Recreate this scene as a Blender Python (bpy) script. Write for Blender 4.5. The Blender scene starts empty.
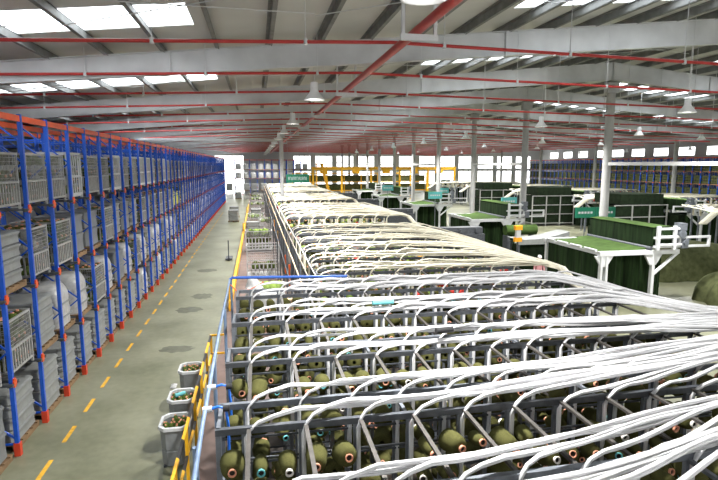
import bpy, math, random
from math import sin, cos, pi, radians, atan, sqrt
from mathutils import Vector, Matrix
random.seed(11)
SC = bpy.context.scene
COL = SC.collection

# ------------------------------------------------------------------ materials
MATS = {}
def mat(name, col, rough=.6, metal=0., noise=0., nscale=8., bump=0., emit=None, trans=0., stretch=None, spec=.4):
    m = bpy.data.materials.new(name); m.use_nodes = True
    nt = m.node_tree; b = nt.nodes['Principled BSDF']
    c = (*col, 1)
    b.inputs['Base Color'].default_value = c
    b.inputs['Roughness'].default_value = rough
    b.inputs['Metallic'].default_value = metal
    b.inputs['Specular IOR Level'].default_value = spec
    if noise or bump:
        tc = nt.nodes.new('ShaderNodeTexCoord'); no = nt.nodes.new('ShaderNodeTexNoise')
        no.inputs['Scale'].default_value = nscale; no.inputs['Detail'].default_value = 4
        if stretch:
            mp = nt.nodes.new('ShaderNodeMapping'); mp.inputs['Scale'].default_value = stretch
            nt.links.new(tc.outputs['Object'], mp.inputs['Vector']); nt.links.new(mp.outputs['Vector'], no.inputs['Vector'])
        else:
            nt.links.new(tc.outputs['Object'], no.inputs['Vector'])
        if noise:
            r = nt.nodes.new('ShaderNodeValToRGB')
            r.color_ramp.elements[0].position = .3; r.color_ramp.elements[1].position = .7
            r.color_ramp.elements[0].color = (*[max(0, x * (1 - noise)) for x in col], 1)
            r.color_ramp.elements[1].color = (*[min(1, x * (1 + noise)) for x in col], 1)
            nt.links.new(no.outputs['Fac'], r.inputs['Fac']); nt.links.new(r.outputs['Color'], b.inputs['Base Color'])
        if bump:
            bp = nt.nodes.new('ShaderNodeBump'); bp.inputs['Strength'].default_value = bump
            nt.links.new(no.outputs['Fac'], bp.inputs['Height']); nt.links.new(bp.outputs['Normal'], b.inputs['Normal'])
    if emit:
        b.inputs['Emission Color'].default_value = (*col, 1); b.inputs['Emission Strength'].default_value = emit
    MATS[name] = m
    return m

mat('blue_steel', (.014, .095, .55), .4, .0, .15, 3)
mat('orange_steel', (.72, .10, .025), .45, 0, .1, 4)
mat('red_foot', (.62, .06, .025), .5, 0, .15, 4)
mat('grey_wire', (.38, .38, .37), .5, .2, .15, 10)
mat('grey_steel', (.16, .175, .20), .45, .3, .2, 9)
mat('dark_steel', (.085, .092, .105), .45, .4, .25, 9)
mat('brown_steel', (.075, .068, .062), .5, .3, .25, 9)
mat('rail_blue', (.20, .28, .42), .35, .3, .2, 6)
mat('pipe_blue', (.03, .12, .50), .35)
mat('hose_blue', (.02, .15, .65), .35)
mat('yellow', (.80, .42, .015), .5, 0, .12, 5)
mat('black', (.015, .015, .016), .5)
mat('white_paint', (.56, .57, .58), .45, 0, .06, 4)
mat('column_paint', (.36, .36, .355), .5, 0, .08, 3)
mat('rafter_paint', (.54, .55, .56), .55, .0, .12, 1.2)
mat('purlin_steel', (.20, .205, .20), .6, .2, .2, 3)
mat('roof_sheet', (.56, .56, .545), .6, 0, .08, .6)
mat('red_pipe', (.42, .028, .025), .4, 0, .1, 4)
mat('tube_white', (.60, .60, .615), .38, 0, .06, 6)
mat('tube_cream', (.72, .68, .55), .45, 0, .06, 5)
mat('yarn_olive', (.072, .071, .024), .95, 0, .25, 55, .5, stretch=(1, 1, 6), spec=.1)
mat('yarn_green', (.085, .125, .03), .95, 0, .3, 45, .4, spec=.1)
mat('yarn_lime', (.26, .36, .09), .95, 0, .3, 45, .4, spec=.1)
mat('yarn_red', (.55, .04, .03), .9)
mat('yarn_grey', (.45, .44, .40), .9, 0, .2, 40)
mat('core_orange', (.68, .30, .19), .7)
mat('core_teal', (.12, .42, .45), .6)
mat('core_white', (.75, .70, .66), .6)
mat('core_hole_shade', (.02, .016, .012), .9)  # shade inside the hollow core, painted as a near-black disc
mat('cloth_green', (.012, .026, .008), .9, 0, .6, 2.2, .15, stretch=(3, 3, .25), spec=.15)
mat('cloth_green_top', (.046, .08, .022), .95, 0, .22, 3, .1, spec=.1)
mat('cloth_olive', (.07, .078, .035), .95, 0, .3, 4, .3, spec=.1)
mat('cloth_dark', (.012, .02, .010), .95, 0, .4, 3, spec=.1)
mat('carton_white', (.25, .26, .255), .5, 0, .12, 5)
mat('bin_grey', (.19, .20, .205), .45, 0, .12, 4)
mat('film_white', (.42, .42, .415), .3, 0, .2, 9, .5)
mat('wood', (.22, .14, .075), .75, 0, .25, 6)
mat('cardboard', (.66, .48, .30), .8, 0, .1, 5)
mat('window_light', (1, 1, 1), .5, emit=3.0)
mat('lamp_light', (1, .98, .95), .5, emit=6)
mat('lamp_alu', (.82, .83, .84), .35, .15)
mat('wall_paint', (.62, .62, .60), .7, 0, .06, .5)
mat('wall_dark', (.10, .10, .10), .7, 0, .1, .5)
mat('sign_green', (.01, .16, .09), .5)
mat('sign_teal', (.10, .42, .42), .5)
mat('skin', (.48, .26, .18), .6)
mat('shirt_pink', (.62, .30, .32), .85, 0, .15, 12)
mat('trousers', (.05, .06, .10), .85)
mat('cap_white', (.75, .73, .72), .8)
mat('hair', (.02, .015, .01), .7)
mat('mark_yellow', (.66, .36, .03), .6, 0, .25, 6)
mat('brown_floor', (.15, .10, .085), .6, 0, .18, 2)
mat('dirty_shaded_floor', (.045, .035, .028), .8, 0, .3, 2)  # dirty brown floor, colour darkened to carry the shade inside the creels
mat('pale_conduit', (.34, .31, .26), .5)
mat('stain', (.105, .108, .075), .5, 0, .25, 4)
mat('lemon', (.62, .60, .06), .5)
mat('cart_grey', (.40, .40, .40), .45, .2, .1, 8)
mat('orange_plastic', (.85, .16, .03), .45)
mat('amber', (.9, .38, .02), .4)

# concrete floor: pale olive grey with blotches and dark patches
def floor_mat():
    m = bpy.data.materials.new('concrete'); m.use_nodes = True
    nt = m.node_tree; b = nt.nodes['Principled BSDF']; L = nt.links
    tc = nt.nodes.new('ShaderNodeTexCoord')
    n1 = nt.nodes.new('ShaderNodeTexNoise'); n1.inputs['Scale'].default_value = .45; n1.inputs['Detail'].default_value = 6
    n2 = nt.nodes.new('ShaderNodeTexNoise'); n2.inputs['Scale'].default_value = 5; n2.inputs['Detail'].default_value = 6
    L.new(tc.outputs['Object'], n1.inputs['Vector']); L.new(tc.outputs['Object'], n2.inputs['Vector'])
    r = nt.nodes.new('ShaderNodeValToRGB')
    r.color_ramp.elements[0].position = .28; r.color_ramp.elements[0].color = (.125, .13, .078, 1)
    r.color_ramp.elements[1].position = .70; r.color_ramp.elements[1].color = (.245, .245, .17, 1)
    mx = nt.nodes.new('ShaderNodeMath'); mx.operation = 'MULTIPLY_ADD'; mx.inputs[1].default_value = .35; mx.inputs[2].default_value = -.17
    ad = nt.nodes.new('ShaderNodeMath'); ad.operation = 'ADD'
    L.new(n2.outputs['Fac'], mx.inputs[0]); L.new(mx.outputs[0], ad.inputs[0]); L.new(n1.outputs['Fac'], ad.inputs[1])
    L.new(ad.outputs[0], r.inputs['Fac']); L.new(r.outputs['Color'], b.inputs['Base Color'])
    b.inputs['Roughness'].default_value = .36; b.inputs['Specular IOR Level'].default_value = .4
    MATS['concrete'] = m
floor_mat()
def stripe_mat():
    m = bpy.data.materials.new('yellow_black'); m.use_nodes = True
    nt = m.node_tree; b = nt.nodes['Principled BSDF']; L = nt.links
    tc = nt.nodes.new('ShaderNodeTexCoord'); w = nt.nodes.new('ShaderNodeTexWave')
    w.bands_direction = 'DIAGONAL'; w.inputs['Scale'].default_value = .42
    L.new(tc.outputs['Object'], w.inputs['Vector'])
    r = nt.nodes.new('ShaderNodeValToRGB'); r.color_ramp.interpolation = 'CONSTANT'
    r.color_ramp.elements[0].color = (.80, .42, .015, 1); r.color_ramp.elements[1].position = .62; r.color_ramp.elements[1].color = (.012, .012, .012, 1)
    L.new(w.outputs['Fac'], r.inputs['Fac']); L.new(r.outputs['Color'], b.inputs['Base Color'])
    b.inputs['Roughness'].default_value = .5
    MATS['yellow_black'] = m
stripe_mat()
def skylight_mat():
    m = bpy.data.materials.new('skylight_sheet'); m.use_nodes = True
    nt = m.node_tree; nt.nodes.clear(); L = nt.links
    o = nt.nodes.new('ShaderNodeOutputMaterial'); mx = nt.nodes.new('ShaderNodeMixShader')
    t = nt.nodes.new('ShaderNodeBsdfTransparent'); t.inputs['Color'].default_value = (.95, .97, .98, 1)
    d = nt.nodes.new('ShaderNodeBsdfTranslucent'); d.inputs['Color'].default_value = (.9, .92, .93, 1)
    mx.inputs[0].default_value = .3
    L.new(t.outputs[0], mx.inputs[1]); L.new(d.outputs[0], mx.inputs[2]); L.new(mx.outputs[0], o.inputs['Surface'])
    MATS['skylight_sheet'] = m
skylight_mat()

# ------------------------------------------------------------------ mesh builder
class MB:
    def __init__(s): s.v = []; s.f = []; s.m = []; s.sm = []; s.cur = 0; s.smooth = False
    def _add(s, vs, fs, smooth=None):
        o = len(s.v); s.v += [tuple(p) for p in vs]
        for f in fs:
            s.f.append(tuple(i + o for i in f)); s.m.append(s.cur); s.sm.append(s.smooth if smooth is None else smooth)
    def box(s, x0, x1, y0, y1, z0, z1):
        s._add([(x0,y0,z0),(x1,y0,z0),(x1,y1,z0),(x0,y1,z0),(x0,y0,z1),(x1,y0,z1),(x1,y1,z1),(x0,y1,z1)],
               [(0,3,2,1),(4,5,6,7),(0,1,5,4),(1,2,6,5),(2,3,7,6),(3,0,4,7)], False); return s
    def bar(s, a, b, w, h=None, up=(0,0,1)):
        h = h or w; a = Vector(a); b = Vector(b); d = (b - a).normalized(); u = Vector(up)
        if abs(d.dot(u)) > .98: u = Vector((0,1,0))
        r = d.cross(u).normalized(); u = r.cross(d).normalized()
        vs = []
        for p in (a, b):
            for i, j in ((-1,-1),(1,-1),(1,1),(-1,1)): vs.append(p + r*(i*w/2) + u*(j*h/2))
        s._add(vs, [(0,1,2,3),(7,6,5,4),(0,4,5,1),(1,5,6,2),(2,6,7,3),(3,7,4,0)], False); return s
    def cyl(s, a, b, r, n=8, r2=None, caps=True):
        r2 = r if r2 is None else r2; a = Vector(a); b = Vector(b); d = (b - a).normalized()
        u = Vector((0,0,1)) if abs(d.z) < .9 else Vector((1,0,0)); p = d.cross(u).normalized(); q = d.cross(p)
        vs = [a + (p*cos(2*pi*i/n) + q*sin(2*pi*i/n))*r for i in range(n)] + [b + (p*cos(2*pi*i/n) + q*sin(2*pi*i/n))*r2 for i in range(n)]
        fs = [(i, n+i, n+(i+1)%n, (i+1)%n) for i in range(n)]
        s._add(vs, fs, True)
        if caps:
            s._add(vs[:n], [tuple(range(n))], False); s._add(vs[n:], [tuple(reversed(range(n)))], False)
        return s
    def lathe(s, prof, n=12, org=(0,0,0), axis=(0,0,1), smooth=True):
        d = Vector(axis).normalized(); u = Vector((0,0,1)) if abs(d.z) < .9 else Vector((1,0,0))
        p = d.cross(u).normalized(); q = d.cross(p); o = Vector(org)
        vs = []
        for r, h in prof:
            for i in range(n): vs.append(o + d*h + (p*cos(2*pi*i/n) + q*sin(2*pi*i/n))*r)
        fs = []
        for k in range(len(prof)-1):
            for i in range(n): fs.append((k*n+i, (k+1)*n+i, (k+1)*n+(i+1)%n, k*n+(i+1)%n))
        s._add(vs, fs, smooth); return s
    def sweep(s, pts, r, n=5, caps=True):
        P = [Vector(p) for p in pts]; N = len(P); vs = []; prev = None
        for k in range(N):
            d = (P[min(k+1,N-1)] - P[max(k-1,0)]).normalized()
            if prev is None:
                u = Vector((0,1,0)) if abs(d.y) < .9 else Vector((1,0,0))
            else: u = prev
            q = (u - d*u.dot(d)).normalized(); prev = q; p = d.cross(q)
            for i in range(n): vs.append(P[k] + (p*cos(2*pi*i/n) + q*sin(2*pi*i/n))*r)
        fs = [(k*n+i, k*n+(i+1)%n, (k+1)*n+(i+1)%n, (k+1)*n+i) for k in range(N-1) for i in range(n)]
        s._add(vs, fs, True)
        if caps: s._add(vs[:n], [tuple(reversed(range(n)))], False); s._add(vs[-n:], [tuple(range(n))], False)
        return s
    def grid(s, fn, nu, nv, smooth=True, thick=0):
        vs = [Vector(fn(i/nu, j/nv)) for j in range(nv+1) for i in range(nu+1)]
        fs = [(j*(nu+1)+i, j*(nu+1)+i+1, (j+1)*(nu+1)+i+1, (j+1)*(nu+1)+i) for j in range(nv) for i in range(nu)]
        s._add(vs, fs, smooth); return s
    def prism(s, poly, z0, z1):
        n = len(poly)
        vs = [(x,y,z0) for x,y in poly] + [(x,y,z1) for x,y in poly]
        s._add(vs, [tuple(reversed(range(n))), tuple(range(n,2*n))] + [(i,(i+1)%n,n+(i+1)%n,n+i) for i in range(n)], False); return s
    def mesh(s, name, mats):
        me = bpy.data.meshes.new(name); me.from_pydata(s.v, [], s.f)
        if isinstance(mats, str): mats = [mats]
        for m in mats: me.materials.append(MATS[m])
        me.polygons.foreach_set('material_index', s.m); me.polygons.foreach_set('use_smooth', s.sm)
        me.update(); return me
    def build(s, name, mats, parent=None, loc=None):
        return link(name, s.mesh(name, mats), parent, loc)
def link(name, data, parent=None, loc=None):
    o = bpy.data.objects.new(name, data); COL.objects.link(o)
    if parent: o.parent = parent
    if loc: o.location = loc
    return o
def tag(o, label, cat, group=None, kind=None):
    o['label'] = label; o['category'] = cat
    if group: o['group'] = group
    if kind: o['kind'] = kind
    return o
def empty(name, loc=(0,0,0)):
    o = bpy.data.objects.new(name, None); COL.objects.link(o); o.location = loc; return o
def struct(name, mb, mats, loc=None):
    o = mb.build(name, mats, None, loc); o['kind'] = 'structure'; return o
KIDS = {}
def kids(o): return [c for c in o.children]
def copy_tree(o, loc=None, label=None, group=None, parent=None):
    c = o.copy(); COL.objects.link(c); c.parent = parent
    if loc is not None: c.location = loc
    if label: c['label'] = label
    if group: c['group'] = group
    for k in kids(o):
        if k is not c: copy_tree(k, None, None, None, c)
    return c
ONES = ['', 'first','second','third','fourth','fifth','sixth','seventh','eighth','ninth','tenth','eleventh','twelfth','thirteenth','fourteenth','fifteenth','sixteenth','seventeenth','eighteenth','nineteenth']
TENS = ['', '', 'twenty','thirty','forty','fifty','sixty','seventy','eighty']
def od(n):
    if n < 20: return ONES[n]
    t, u = divmod(n, 10)
    return (TENS[t][:-1] + 'ieth') if u == 0 else TENS[t] + '-' + ONES[u]

# ------------------------------------------------------------------ camera
F_PX = 530.; CX, CY, H = 359, 240, 6.0
pitch = atan((CY-165)/F_PX); yaw = atan((CX-256)/F_PX*cos(pitch))
cd = bpy.data.cameras.new('camera'); cam = bpy.data.objects.new('camera', cd); COL.objects.link(cam)
cd.sensor_fit = 'HORIZONTAL'; cd.sensor_width = 36; cd.lens = F_PX/718*36; cd.clip_end = 400; cd.clip_start = .05
cam.location = (0,0,H); cam.rotation_euler = (pi/2 - pitch, 0, -yaw)
SC.camera = cam

# ------------------------------------------------------------------ building shell
XL, XR, YF, YB = -22., 66., -6., 116.
RIDGE_X, RIDGE_Z, VAL_X = 17.5, 11.26, 40.
def roofz(x):
    if x < RIDGE_X: return RIDGE_Z - (RIDGE_X-x)*.098
    v = RIDGE_Z - (VAL_X-RIDGE_X)*.09
    return RIDGE_Z - (x-RIDGE_X)*.09 if x < VAL_X else v + (x-VAL_X)*.045
struct('floor', MB().box(XL-1, XR+1, YF-6, YB+1, -.2, 0), 'concrete')
struct('floor_walkway', MB().box(-1.35, 1.3, 2, 106, 0, .006), 'brown_floor')
struct('floor_creel', MB().box(-.5, 8.3, -1, 12.7, .006, .012).box(1.3, 8.3, 12.7, 80, 0, .012), 'dirty_shaded_floor')
SKY = [(-10, -1.4), (7, 13.2), (21.5, 28), (32, 38), (45, 52)]
BAYS = [15.83 + 8.5*i for i in range(-2, 12)]
roof = MB(); sky_no = 0
ys = []
for b in BAYS[:-1]: ys += [b, b+5.0, b+6.8]
ys = [YF] + ys + [YB]
xs = sorted(set([XL, RIDGE_X, VAL_X, XR] + [v for p in SKY for v in p]))
for j in range(len(ys)-1):
    for i in range(len(xs)-1):
        xa, xb, ya, yb = xs[i], xs[i+1], ys[j], ys[j+1]
        issky = any(abs(xa-p[0]) < .01 for p in SKY) and abs(yb-ya-1.8) < .01
        if issky: continue
        za, zb = roofz(xa), roofz(xb)
        roof._add([(xa,ya,za),(xb,ya,zb),(xb,yb,zb),(xa,yb,za),(xa,ya,za+.06),(xb,ya,zb+.06),(xb,yb,zb+.06),(xa,yb,za+.06)],
                  [(0,3,2,1),(4,5,6,7),(0,1,5,4),(1,2,6,5),(2,3,7,6),(3,0,4,7)], False)
struct('ceiling', roof, 'roof_sheet')
for b in BAYS[:-1]:
    for xa, xb in SKY:
        za, zb = roofz(xa)+.03, roofz(xb)+.03
        sky_no += 1
        m = MB(); m._add([(xa,b+5.0,za),(xb,b+5.0,zb),(xb,b+6.8,zb),(xa,b+6.8,za)], [(0,1,2,3)], False)
        struct('window_%d' % sky_no, m, 'skylight_sheet')
# rafters
for b in BAYS[1:]:
    m = MB()
    for xa, xb, da, db in ((XL, RIDGE_X, .36, .8), (RIDGE_X, VAL_X, .8, .5), (VAL_X, XR, .5, .5)):
        n = 4
        for k in range(n):
            x0 = xa+(xb-xa)*k/n; x1 = xa+(xb-xa)*(k+1)/n
            d0 = da+(db-da)*k/n; d1 = da+(db-da)*(k+1)/n
            t0, t1 = roofz(x0)-.26, roofz(x1)-.26
            def hexa(ya, yb, u0, u1, l0, l1):
                m._add([(x0,ya,l0),(x1,ya,l1),(x1,yb,l1),(x0,yb,l0),(x0,ya,u0),(x1,ya,u1),(x1,yb,u1),(x0,yb,u0)],
                       [(0,3,2,1),(4,5,6,7),(0,1,5,4),(1,2,6,5),(2,3,7,6),(3,0,4,7)], False)
            hexa(b-.01, b+.01, t0, t1, t0-d0, t1-d1)
            hexa(b-.12, b+.12, t0+.02, t1+.02, t0, t1)
            hexa(b-.12, b+.12, t0-d0, t1-d1, t0-d0-.02, t1-d1-.02)
            m.box(x1-.02, x1+.02, b-.1, b+.1, t1-d1, t1)
    struct('rafter', m, 'rafter_paint')
# purlins, running the length of the hall
x = XL + .7
while x < XR:
    m = MB(); z = roofz(x)
    m.box(x-.01, x+.01, 2, YB-.2, z-.25, z-.02); m.box(x-.01, x+.09, 2, YB-.2, z-.255, z-.235); m.box(x-.09, x+.01, 2, YB-.2, z-.04, z-.015)
    struct('purlin', m, 'purlin_steel'); x += 1.45
# roof cross bracing (thin white rods in the near bays)
for b in BAYS[1:7]:
    for xa in (-16, -10.2, -4.4, 1.4, 7.2, 13):
        m = MB(); xb = xa+5.8
        m.cyl((xa,b+2.9,roofz(xa)-.30),(xb,b+5.2,roofz(xb)-.30), .013, 5)
        struct('brace', m, 'white_paint'); m = MB()
        m.cyl((xa,b+5.2,roofz(xa)-.34),(xb,b+2.9,roofz(xb)-.34), .013, 5)
        struct('brace', m, 'white_paint')
# ridge columns
for i in range(12):
    Y = 15.83 + 8.5*i
    m = MB(); m.cyl((RIDGE_X,Y,.0),(RIDGE_X,Y,9.55), .21, 14)
    m.box(RIDGE_X-.3, RIDGE_X+.3, Y-.3, Y+.3, 0, .04); m.box(RIDGE_X-.32, RIDGE_X+.32, Y-.16, Y+.16, 9.55, 10.05)
    struct('column', m, 'column_paint')
for i in range(4):       # valley columns on both long sides
    Y = 45.3 + 12.5*i
    for X in (VAL_X,):
        struct('column', MB().cyl((X,Y,0),(X,Y,roofz(X)-.8), .2, 10), 'column_paint')
# cable trays / ducts between ridge columns
for k in range(0, 11, 2):
    y = 15.83 + 8.5*k
    struct('beam', MB().box(RIDGE_X-.1, RIDGE_X+.1, y+.22, y+8.28, 5.98, 6.14), 'column_paint')
# aisle column and the pale duct it carries
m = MB().cyl((2.2,47.2,0),(2.2,47.2,8.5), .17, 12); m.box(1.96,2.46,46.95,47.45,0,.05); m.box(1.9,2.5,47.0,47.4,8.4,9.0)
struct('column', m, 'white_paint')
struct('beam', MB().box(-13, 2.2, 47.1, 47.3, 8.02, 8.22), 'white_paint')
# walls
struct('wall_left', MB().box(XL-.2, XL, YF, YB, 0, roofz(XL)), 'wall_dark')
wr = MB(); wn = sky_no
wr.box(XR, XR+.2, YF, YB, 0, 7.5); wr.box(XR, XR+.2, YF, YB, 8.75, roofz(XR))
y = 44.
wr.box(XR, XR+.2, YF, y, 7.5, 8.75)
while y < 112:
    wn += 1
    f = struct('window_%d' % wn, MB().box(XR+.06, XR+.1, y, y+3.2, 7.5, 8.75), 'window_light')
    wr.box(XR, XR+.2, y+3.2, y+5.4, 7.5, 8.75); y += 5.4
wr.box(XR, XR+.2, y, YB, 7.5, 8.75)
struct('wall_right', wr, 'wall_paint')
wf = MB()
for xa, xb in ((XL, RIDGE_X), (RIDGE_X, VAL_X), (VAL_X, XR)):
    wf._add([(xa,YF-.2,0),(xb,YF-.2,0),(xb,YF,0),(xa,YF,0),(xa,YF-.2,roofz(xa)),(xb,YF-.2,roofz(xb)),(xb,YF,roofz(xb)),(xa,YF,roofz(xa))],
            [(0,3,2,1),(4,5,6,7),(0,1,5,4),(1,2,6,5),(2,3,7,6),(3,0,4,7)], False)
struct('wall_front', wf, 'wall_paint')
for k in range(14):
    wn += 1
    f = struct('window_%d' % wn, MB().box(-20+5*k, -16+5*k, YF+.01, YF+.05, 3.2, 7.0), 'window_light')
    g = MB(); g.box(-18.05+5*k, -17.95+5*k, YF+.05, YF+.09, 3.2, 7.0); g.box(-20+5*k, -16+5*k, YF+.05, YF+.09, 5.05, 5.15); g.build('window_frame', 'white_paint', f)
wb = MB(); T = YB+.25
zt = lambda x: roofz(x)+.02
def wallpiece(x0, x1, z0, z1=None):
    a, b_ = (zt(x0), zt(x1)) if z1 is None else (z1, z1)
    wb._add([(x0,YB,z0),(x1,YB,z0),(x1,T,z0),(x0,T,z0),(x0,YB,a),(x1,YB,b_),(x1,T,b_),(x0,T,a)],
            [(0,3,2,1),(4,5,6,7),(0,1,5,4),(1,2,6,5),(2,3,7,6),(3,0,4,7)], False)
wallpiece(XL, -8.5, 0); wallpiece(-8.5, -2.6, 7.9); wallpiece(-2.6, 8, 0)
wn += 1
struct('door_1', MB().box(-8.5, -2.6, YB+.1, YB+.14, 0, 7.9), 'window_light')   # open loading door in full daylight
x = 8.
while x < 64:
    wallpiece(x, x+3.6, 0, 1.8); wallpiece(x, x+3.6, 4.6, 5.2); wallpiece(x, x+3.6, 7.9)
    wallpiece(x+3.6, min(x+4.7, XR), 0)
    for z0, z1 in ((1.8, 4.6), (5.2, 7.9)):
        wn += 1
        f = struct('window_%d' % wn, MB().box(x, x+3.6, YB+.1, YB+.14, z0, z1), 'window_light')
        g = MB()
        for q in range(1, 3): g.box(x+q*1.2-.05, x+q*1.2+.05, YB+.04, YB+.1, z0, z1)
        g.box(x, x+3.6, YB+.04, YB+.1, (z0+z1)/2-.04, (z0+z1)/2+.04)
        g.build('window_frame', 'white_paint', f)
    x += 4.7
wallpiece(x, XR, 0)
struct('wall_back', wb, 'wall_paint')

# ------------------------------------------------------------------ sprinkler pipes
for i in range(25):
    Y = 11.75 + 3.95*i; z = 8.66
    zp = lambda x: z - (3-x)*.035 if x < 3 else z - (x-3)*.02
    pl = MB().cyl((-13,Y,zp(-13)),(3,Y,z), .038, 8)
    pl.cyl((3,Y,z),(38,Y,zp(38)), .038, 8); o = pl.build('sprinkler_pipe', 'red_pipe')
    tag(o, 'thin red sprinkler pipe crossing under the roof, %s from the camera' % od(i+1), 'pipe', 'red sprinkler pipes')
    if i < 9:
        for k in range(13):
            X = -11.3 + 3.1*k + (i % 3)*.7
            h = MB().cyl((X,Y,zp(X)),(X,Y,roofz(X)-.02), .010, 5); h.cyl((X,Y,zp(X)-.06),(X,Y,zp(X)+.06), .05, 8)
            h.build('hanger', 'white_paint', o)
o = MB().cyl((2.95,3,8.42),(2.95,112,8.42), .085, 12).build('main_pipe', 'red_pipe')
tag(o, 'thick red main pipe running the length of the hall above the creels', 'pipe')
for Y in (9.6, 17.5, 25.5, 33.5, 41.5, 57.5):
    h = MB()
    for dx in (-.3, .3): h.box(2.95+dx-.03, 2.95+dx+.03, Y-.03, Y+.03, 8.25, roofz(2.95))
    h.box(2.6, 3.3, Y-.04, Y+.04, 8.22, 8.33); h.build('hanger', 'white_paint', o)
# white-topped lamp row conduit
o = MB().cyl((2.0,58,8.1),(2.0,112,8.1), .12, 8).build('light_track', 'white_paint')
for Y in (60, 75, 90, 105): MB().cyl((2.0,Y,8.1),(2.0,Y,roofz(2)), .015, 5).build('hanger', 'white_paint', o)
tag(o, 'long white lighting track hanging under the far roof above the aisle', 'light')

# ------------------------------------------------------------------ high-bay lamps
lamp = empty('high_bay_lamp')
m = MB(); m.lathe([(.0,.52),(.10,.52),(.115,.50),(.115,.30),(.13,.26),(.13,.24)], 14); m.build('housing', 'lamp_alu', lamp)
m = MB(); m.lathe([(.12,.27),(.15,.22),(.22,.13),(.30,.03),(.31,0),(.295,.005),(.21,.12),(.12,.22)], 18); m.build('reflector', 'lamp_alu', lamp)
m = MB(); m.lathe([(.0,.03),(.16,.03),(.26,.06)], 16); m.build('diffuser', 'lamp_light', [c for c in lamp.children if c.name.startswith('reflector')][0])
lamp_cables = {}
LAMPS = []
for Y in (6.7, 16.1, 25.6, 33.5, 41.5, 49.5, 57.5, 66, 74, 84, 94, 104): LAMPS.append((2.12 if Y < 7 else 1.75, Y, 'aisle'))  # the farthest lamps are added to brighten the end of the aisle
for X, Y in ((15.2,8.9),(15.6,17.3),(14.2,25.1),(14.9,36.7),(15.1,47.2),(15.2,58.5),(15.2,70),(15.2,81)): LAMPS.append((X, Y, 'ridge'))
for Y in (31, 43, 55, 67, 79, 91): LAMPS.append((24.5, Y, 'middle'))
for Y in (35, 47, 59, 71, 83): LAMPS.append((33, Y, 'outer'))
for Y in (60, 72, 84, 96): LAMPS.append((55, Y, 'side'))  # extra lamp row, added to lighten the side wall rack
DESC = {'side':'in the added row before the side wall rack','aisle':'beside the red main pipe','ridge':'in the row before the ridge columns','middle':'in the row beyond the ridge columns','outer':'in the row over the far machines','creel':'in the row over the creels','rack':'in the row over the blue racks'}
cnt = {}
ld = bpy.data.lights.new('high_bay_light', 'AREA'); ld.shape = 'DISK'; ld.size = .5; ld.energy = 700; ld.color = (1, .985, .95); ld.spread = radians(150)
for i, (X, Y, r) in enumerate(LAMPS):
    cnt[r] = cnt.get(r, 0) + 1; z = 8.06 if Y < 7 else min(7.9, roofz(X)-.9)
    lb = 'white bell-shaped high bay lamp, %s %s' % (od(cnt[r]), DESC[r])
    o = lamp if i == 0 else copy_tree(lamp, None, lb)
    o.location = (X,Y,z); tag(o, lb, 'lamp', 'high bay lamps under the roof')
    LAMPS[i] = (X, Y, z, o)
for X, Y, z, o in LAMPS:
    MB().cyl((0,0,.5),(0,0,roofz(X)-z-.02), .014, 5).build('cable', 'white_paint', o)
    l = bpy.data.objects.new('high_bay_light', ld); COL.objects.link(l); l.location = (X,Y,z-.03); l['kind'] = 'helper'

# ------------------------------------------------------------------ pallet racking
POST0, PITCH, RX = 11.49, 1.468, -5.03
NB = 54
LEV = [1.60, 3.34, 5.05]; TOP = 6.95
DEPTHS = [0, -1.12, -2.35, -3.47]
def make_rack():
    r = empty('pallet_rack')
    for k, dx in enumerate(DEPTHS):
        u = MB().box(dx-.04, dx+.04, -.036, .036, .02, TOP+.14).build('upright', 'blue_steel', r)
        if k < 2: MB().box(dx-.055, dx+.065, -.055, .055, 0, .28).build('foot', 'red_foot', u)
        if k == 0: front = u
    for a, b_ in ((0,1), (2,3)):
        m = MB(); xa, xb = DEPTHS[a], DEPTHS[b_]
        z = .35; fl = 0
        while z < 6.3:
            m.bar((xa,0,z),(xb,0,z+.95) if not fl else (xb,0,z+.95), .035) if not fl else m.bar((xb,0,z),(xa,0,z+.95), .035)
            z += .95; fl = 1-fl
        m.bar((xa,0,.25),(xb,0,.25), .035); m.bar((xa,0,6.6),(xb,0,6.6), .035)
        m.build('brace', 'blue_steel', r)
    for z in LEV:
        c = MB(); c.box(.046, .075, -.065, .065, z-.07, z+.03); c.box(.04, .07, -.042, .042, z-.11, z+.08); c.build('connector', 'orange_steel', front)
        c = MB()
        for s in (-1, 1):
            c.bar((.08, s*.12, z-.03),(-3.5, s*.12, z-.03), .07, .05); c.bar((.0, 0, z-.06),(.0, s*.13, z-.06), .06, .04); c.bar((-1.12,0,z-.06),(-1.12,s*.13,z-.06),.06,.04)
        c.build('pallet_rail', 'dark_steel', r)
    for dx in (0.0, -1.12, -2.35):
        MB().box(dx-.03, dx+.03, .05, PITCH-.05, TOP-.02, TOP+.11).build('top_beam', 'orange_steel', r)
    MB().box(DEPTHS[3]-.02, DEPTHS[3]+.02, .05, PITCH-.05, 3.2, 3.3).build('tie_beam', 'blue_steel', r)
    return r
rack0 = make_rack()
for i in range(-1, NB):
    lb = 'blue rack frame with orange joints, %s from the near end' % od(i+2)
    o = rack0 if i == -1 else copy_tree(rack0, None, lb)
    o.location = (RX, POST0+PITCH*i, 0); tag(o, lb, 'rack', 'blue pallet rack frames along the aisle')

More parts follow.
